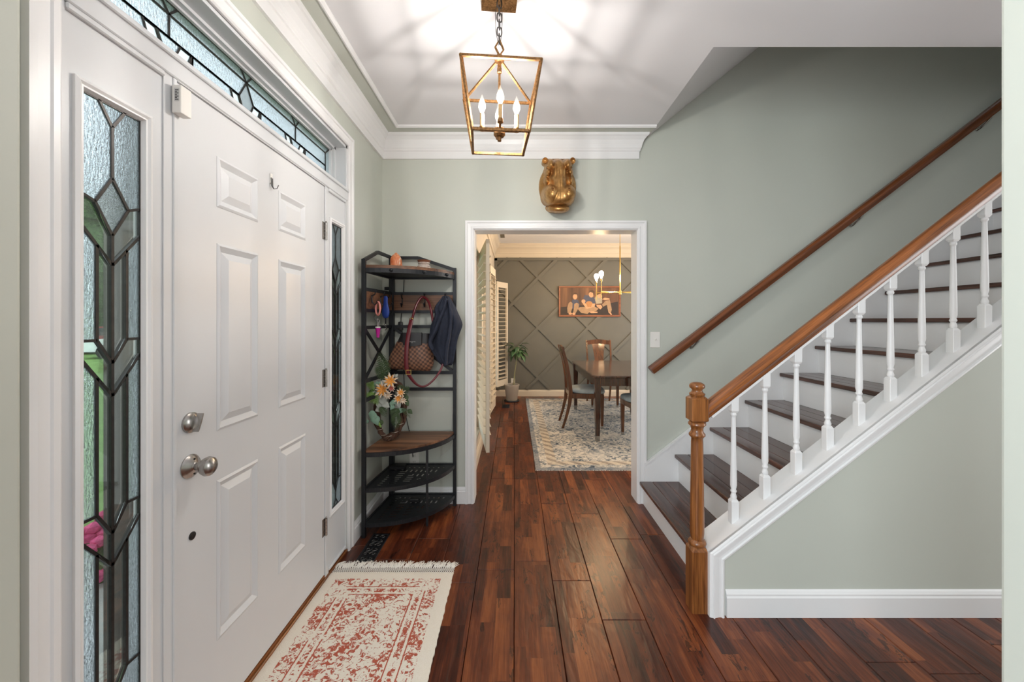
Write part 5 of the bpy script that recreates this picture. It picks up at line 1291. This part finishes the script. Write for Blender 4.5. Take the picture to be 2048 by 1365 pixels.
        for k in range(nl):
            zc = z0+0.1+pit*(k+0.5); b = bm_new()
            a, c = pa+d*sw, pa+d*(wd-sw); hw = 0.031; tl = 0.10
            pr = [(-hw, -0.002), (0, -0.0055), (hw, -0.002), (hw, 0.002), (0, 0.0055), (-hw, 0.002)]
            rr = [[b.verts.new((q.x+n.x*u, q.y+n.y*u, zc+v+u*tl)) for u, v in pr] for q in (a, c)]
            skin(b, *rr); cap(b, rr[0], True); cap(b, rr[1]); obj('louver', b, M_cream, r)
    shutter((-0.215, 3.17), (-0.345, 3.93), 0.285, 2.01, 'cream louvered shutter hinged nearest the dining room doorway')
    shutter((-0.292, 4.56), (-0.255, 5.02), 0.27, 2.0, 'cream louvered shutter standing between the two other open shutters')
    shutter((-0.293, 6.38), (-0.125, 6.70), 0.27, 1.99, 'cream louvered shutter swung open in front of the lattice wall')
    for i, (a, c) in enumerate(((3.25, 3.96), (5.0, 6.38))):
        root = bpy.data.objects.new('window_%d' % (4+i), None); COL.objects.link(root); root.location = (DL, (a+c)/2, 0.28); root['kind'] = 'structure'; root['label'] = ('dining room window behind the nearest shutter', 'dining room window toward the lattice wall')[i]
        b = bm_new()
        for (p, q, z0, z1) in ((a, a+.05, .28, 2.0), (c-.05, c, .28, 2.0), (a, c, .28, .33), (a, c, 1.95, 2.0), (a, c, 1.11, 1.16)): box(b, DL-.1, DL-.03, p, q, z0, z1)
        obj('window_frame', b, M_white, root)
        for z0, z1 in ((.33, 1.11), (1.16, 1.95)):
            b = bm_new(); box(b, DL-.07, DL-.066, a+.05, c-.05, z0, z1); obj('pane', b, M_gwin, root)
        b = bm_new()
        for (p, q, z0, z1) in ((a-.06, a, .22, 2.06), (c, c+.06, .22, 2.06), (a-.06, c+.06, 2.0, 2.06), (a-.06, c+.06, .22, .28)): box(b, DL, DL+.016, p, q, z0, z1)
        obj('window_casing', b, M_cream, root)
    # picture
    px0, px1, pz0, pz1 = at(1117, 0, YD1).x, at(1240, 0, YD1).x, at(0, 634, YD1).z, at(0, 573, YD1).z
    t = thing('framed_portrait', ((px0+px1)/2, YD1-0.02, pz0), 'wide copper brown framed photograph of children on the lattice wall', 'picture')
    yp = YD1-0.036; fw = 0.028
    for (a, c, z0, z1) in ((px0, px1, pz1-fw, pz1), (px0, px1, pz0, pz0+fw), (px0, px0+fw, pz0+fw, pz1-fw), (px1-fw, px1, pz0+fw, pz1-fw)):
        b = bm_new(); box(b, a, c, yp-0.012, YD1-0.012, z0, z1, 0.003); obj('frame_side', b, M_frame, t)
    m, nt, bs = newmat('portrait_backdrop'); v = worldco(nt)
    L(nt, ramp(nt, noise(nt, mapping(nt, v, (9, 1, 0.8)), 1.0, 3), [(0.35, srgb(74, 46, 30)), (0.55, srgb(104, 68, 44)), (0.7, srgb(136, 92, 60))]), bs.inputs['Base Color']); bs.inputs['Roughness'].default_value = 0.5
    b = bm_new(); box(b, px0+fw*.5, px1-fw*.5, yp-0.004, yp+0.01, pz0+fw*.5, pz1-fw*.5); cv = obj('print', b, m, t)
    mk = lambda n_, c_: paint('print_'+n_, c_, 0.5, var=0.12, nscale=25, bstr=0)
    skn, kh, nav, hair, gry, bas = mk('skin', srgb(206, 156, 116)), mk('khaki', srgb(166, 132, 98)), mk('navy', srgb(64, 70, 92)), mk('hair', srgb(76, 48, 30)), mk('shirt', srgb(170, 156, 132)), mk('basket', srgb(176, 122, 72))
    kd = mk('dark', srgb(40, 26, 20))
    def Z(x, y): return at(1100+x/12.8, 560+y/12.8, yp)
    lay = [0]
    def flat(poly, mat, sub=True):
        lay[0] += 1; yy = yp-0.0042-0.00025*lay[0]; b = bm_new()
        a_ = [b.verts.new((Z(x, y).x, yy, Z(x, y).z)) for x, y in poly]; c_ = [b.verts.new((Z(x, y).x, yp, Z(x, y).z)) for x, y in poly]; skin(b, a_, c_); cap(b, a_); obj('printed_figure', b, mat, cv)
    def el(cx, cy, rx_, ry_, mat, n=18): flat([(cx+rx_*math.cos(2*math.pi*i/n), cy+ry_*math.sin(2*math.pi*i/n)) for i in range(n)], mat)
    flat([(270, 700), (700, 660), (1300, 640), (1740, 560), (1740, 900), (270, 900)], kd)
    flat([(560, 520), (620, 500), (720, 520), (760, 640), (740, 740), (560, 740)], nav)                        # left child
    flat([(480, 590), (530, 560), (575, 600), (570, 720), (530, 850), (450, 850), (440, 720)], kh); flat([(620, 620), (680, 585), (740, 620), (730, 720), (660, 850), (590, 850), (610, 730)], kh)
    el(520, 868, 45, 30, skn); el(610, 870, 42, 32, skn); el(640, 430, 56, 76, skn); flat([(585, 410), (590, 350), (640, 325), (700, 350), (705, 420), (680, 375), (610, 375)], hair)
    flat([(850, 480), (890, 390), (1000, 400), (1120, 450), (1160, 560), (1150, 680), (900, 690), (860, 600)], nav)  # middle child
    flat([(710, 750), (760, 700), (900, 690), (1150, 690), (1240, 740), (1180, 800), (1000, 830), (960, 875), (800, 850)], kh)
    flat([(990, 820), (1100, 810), (1215, 820), (1210, 850), (1060, 858)], skn)
    el(1055, 370, 66, 84, skn); flat([(990, 350), (1010, 280), (1080, 255), (1140, 300), (1140, 380), (1110, 420), (1100, 340), (1030, 310)], hair)
    el(1000, 620, 90, 75, bas); el(855, 550, 50, 50, skn); flat([(830, 600), (880, 580), (940, 640), (960, 690), (900, 700)], skn); flat([(1090, 610), (1150, 610), (1140, 690), (960, 740), (900, 730), (920, 700), (1050, 690)], skn)
    flat([(1140, 470), (1190, 400), (1290, 380), (1330, 480), (1330, 600), (1180, 620)], gry)                   # right child
    el(1270, 400, 62, 70, skn); flat([(1205, 390), (1215, 320), (1280, 300), (1335, 340), (1330, 410), (1300, 350)], hair)
    flat([(1330, 640), (1420, 540), (1530, 520), (1580, 760), (1560, 830), (1490, 830), (1450, 640), (1360, 690)], kh); flat([(1330, 500), (1400, 460), (1520, 480), (1520, 510), (1400, 520)], skn)
    flat([(1180, 640), (1300, 640), (1340, 700), (1290, 760), (1200, 690)], skn); flat([(1490, 830), (1545, 830), (1585, 890), (1560, 902)], skn)
    # potted plant
    P0 = Vector((-0.045, 6.6, 0)); t = thing('potted_plant', P0, 'leafy green plant in a ribbed taupe pot before the lattice wall', 'plant')
    b = bm_new(); lathe(b, [(0.125, 0.0), (0.13, 0.008), (0.125, 0.022), (0.11, 0.02)], P0, 28); obj('saucer', b, M_blackmetal, t, True)
    b = bm_new(); rs = []
    for r_, z in ((0.088, 0.02), (0.092, 0.03), (0.118, 0.25), (0.128, 0.265), (0.128, 0.285), (0.115, 0.285), (0.11, 0.25)):
        rs.append([(P0.x+r_*(1+(0.02 if i % 2 and z < .26 else 0))*math.cos(2*math.pi*i/48), P0.y+r_*(1+(0.02 if i % 2 and z < .26 else 0))*math.sin(2*math.pi*i/48), z) for i in range(48)])
    loft(b, rs); pt_ = obj('pot', b, M_pot, t, True)
    b = bm_new(); lathe(b, [(0.112, 0.24), (0.11, 0.255), (0.02, 0.26)], P0, 24); obj('soil', b, M_soil, pt_)
    b = bm_new(); top = Vector((P0.x+0.10, P0.y, 0.86)); tube(b, [P0+Vector((0.03, 0, 0.25)), P0+Vector((0.05, 0, 0.5)), P0+Vector((0.085, 0, 0.72)), top, top+Vector((.01, 0, .06))], [0.012, 0.010, 0.009, 0.007, 0.004], 8); obj('trunk', b, M_stem, t, True)
    rnd = random.Random(11)
    for k in range(30):
        an = k*2.4; el_ = rnd.uniform(-1.0, 0.5); ln = rnd.uniform(0.10, 0.17); dv = Vector((math.cos(an), math.sin(an), el_)); bs_ = top+Vector((0, 0, rnd.uniform(-0.06, 0.09)))+dv*0.035+Vector((math.cos(an), math.sin(an), 0))*rnd.uniform(0.01, 0.06)
        b = bm_new(); leaf_mesh(b, bs_, dv, (0, 0, 1), ln, ln*0.6, 0.4, 6); tube(b, [top, bs_], 0.002, 5); o = obj('leaf', b, M_leaf, t, True, 80); thicken(o, 0.001)
dining()

# ------------------------------------------------------------------ outdoors seen through the leaded glass
def outdoors():
    b = bm_new(); box(b, -3.0, -1.13, -2.0, 2.6, -0.2, -0.06); struct('porch_floor', b, M_walk, 'grey concrete porch outside the front door')
    b = bm_new(); box(b, -60, -0.5, -40, 60, -0.8, -0.45)
    o = obj('lawn', b, M_grass); tag(o, 'green mown front lawn seen through the glass', 'lawn', kind='stuff')
    b = bm_new(); prism(b, [(-40, 13), (-10, 30), (-12.5, 34), (-42.5, 17)], XY, -0.45, -0.43); struct('road', b, M_road, 'grey asphalt street beyond the lawn')
    b = bm_new(); prism(b, [(-3.0, -1.2), (-3.0, 1.6), (-16, 4), (-16, 1)], XY, -0.45, -0.4); struct('walkway', b, M_walk, 'grey concrete walkway to the porch')
    def car(loc, rz, mat, lab):
        t = thing('parked_car', (0, 0, 0), lab, 'car')
        b = bm_new(); prism(b, [(-2.2, .35), (-2.2, .75), (-1.9, .9), (-1.2, .95), (-.6, 1.45), (.9, 1.45), (1.5, .98), (2.1, .88), (2.25, .6), (2.2, .35)], XZ, -.85, .85); obj('car_body', b, mat, t)
        b = bm_new(); prism(b, [(-1.05, .97), (-.52, 1.38), (.82, 1.38), (1.3, .99)], XZ, -.865, .865); obj('car_window', b, M_cargl, t)
        for x in (-1.35, 1.35):
            for y in (-.8, .8): b = bm_new(); cyl(b, (x, y-.1, .33), (x, y+.1, .33), .33, n=18); obj('wheel', b, M_tyre, t, True)
        t.location = loc; t.rotation_euler = (0, 0, rz)
    car((-22.5, 21.8, -0.42), R(30), M_carred, 'dark red car parked on the street'); car((-18.6, 20.0, -0.45), R(30), M_carwhite, 'white car parked at the lawn edge')
    rnd = random.Random(9)
    labs = ('tall dark green tree across the street', 'rounded green tree behind the red car', 'broad green tree behind the white car', 'leafy green tree above the lawn', 'bushy green tree at the far end of the street')
    for k, (x, y, h) in enumerate(((-38, 22, 14), (-30, 31, 13), (-20, 37, 14), (-9, 41, 14), (-47, 13, 13))):
        t = thing('tree', (x, y, -0.45), labs[k], 'tree', 'trees across the street'); b = bm_new(); cyl(b, (x, y, -0.45), (x, y, h*.4), .3, .2); obj('trunk', b, M_twig, t)
        b = bm_new()
        for q in range(9):
            r_ = rnd.uniform(2.0, 3.0); ell(b, (x+rnd.uniform(-2.3, 2.3), y+rnd.uniform(-2.3, 2.3), h*.15+rnd.uniform(0.3, h*.6)+r_*.3), (r_, r_, r_), 3)
        for v in b.verts: v.co += Vector((rnd.uniform(-.25, .25), rnd.uniform(-.25, .25), rnd.uniform(-.25, .25)))
        obj('crown', b, M_foliage, t)
    c = Vector((-2.35, 2.25, -0.05)); t = thing('azalea_bush', (c.x, c.y, -0.45), 'pink flowering shrub beside the porch', 'shrub'); b = bm_new()
    for q in range(70):
        d = Vector((rnd.gauss(0, 1), rnd.gauss(0, 1), rnd.gauss(0, 1))).normalized()*rnd.uniform(.1, .24); ell(b, c+d+Vector((0, 0, .1)), (.04, .04, .035), 1)
    obj('blossom', b, M_azalea, t); b = bm_new(); cyl(b, (c.x, c.y, -.45), (c.x, c.y, .05), .03); ell(b, c, (.2, .2, .25), 2); obj('foliage', b, M_foliage, t)
outdoors()
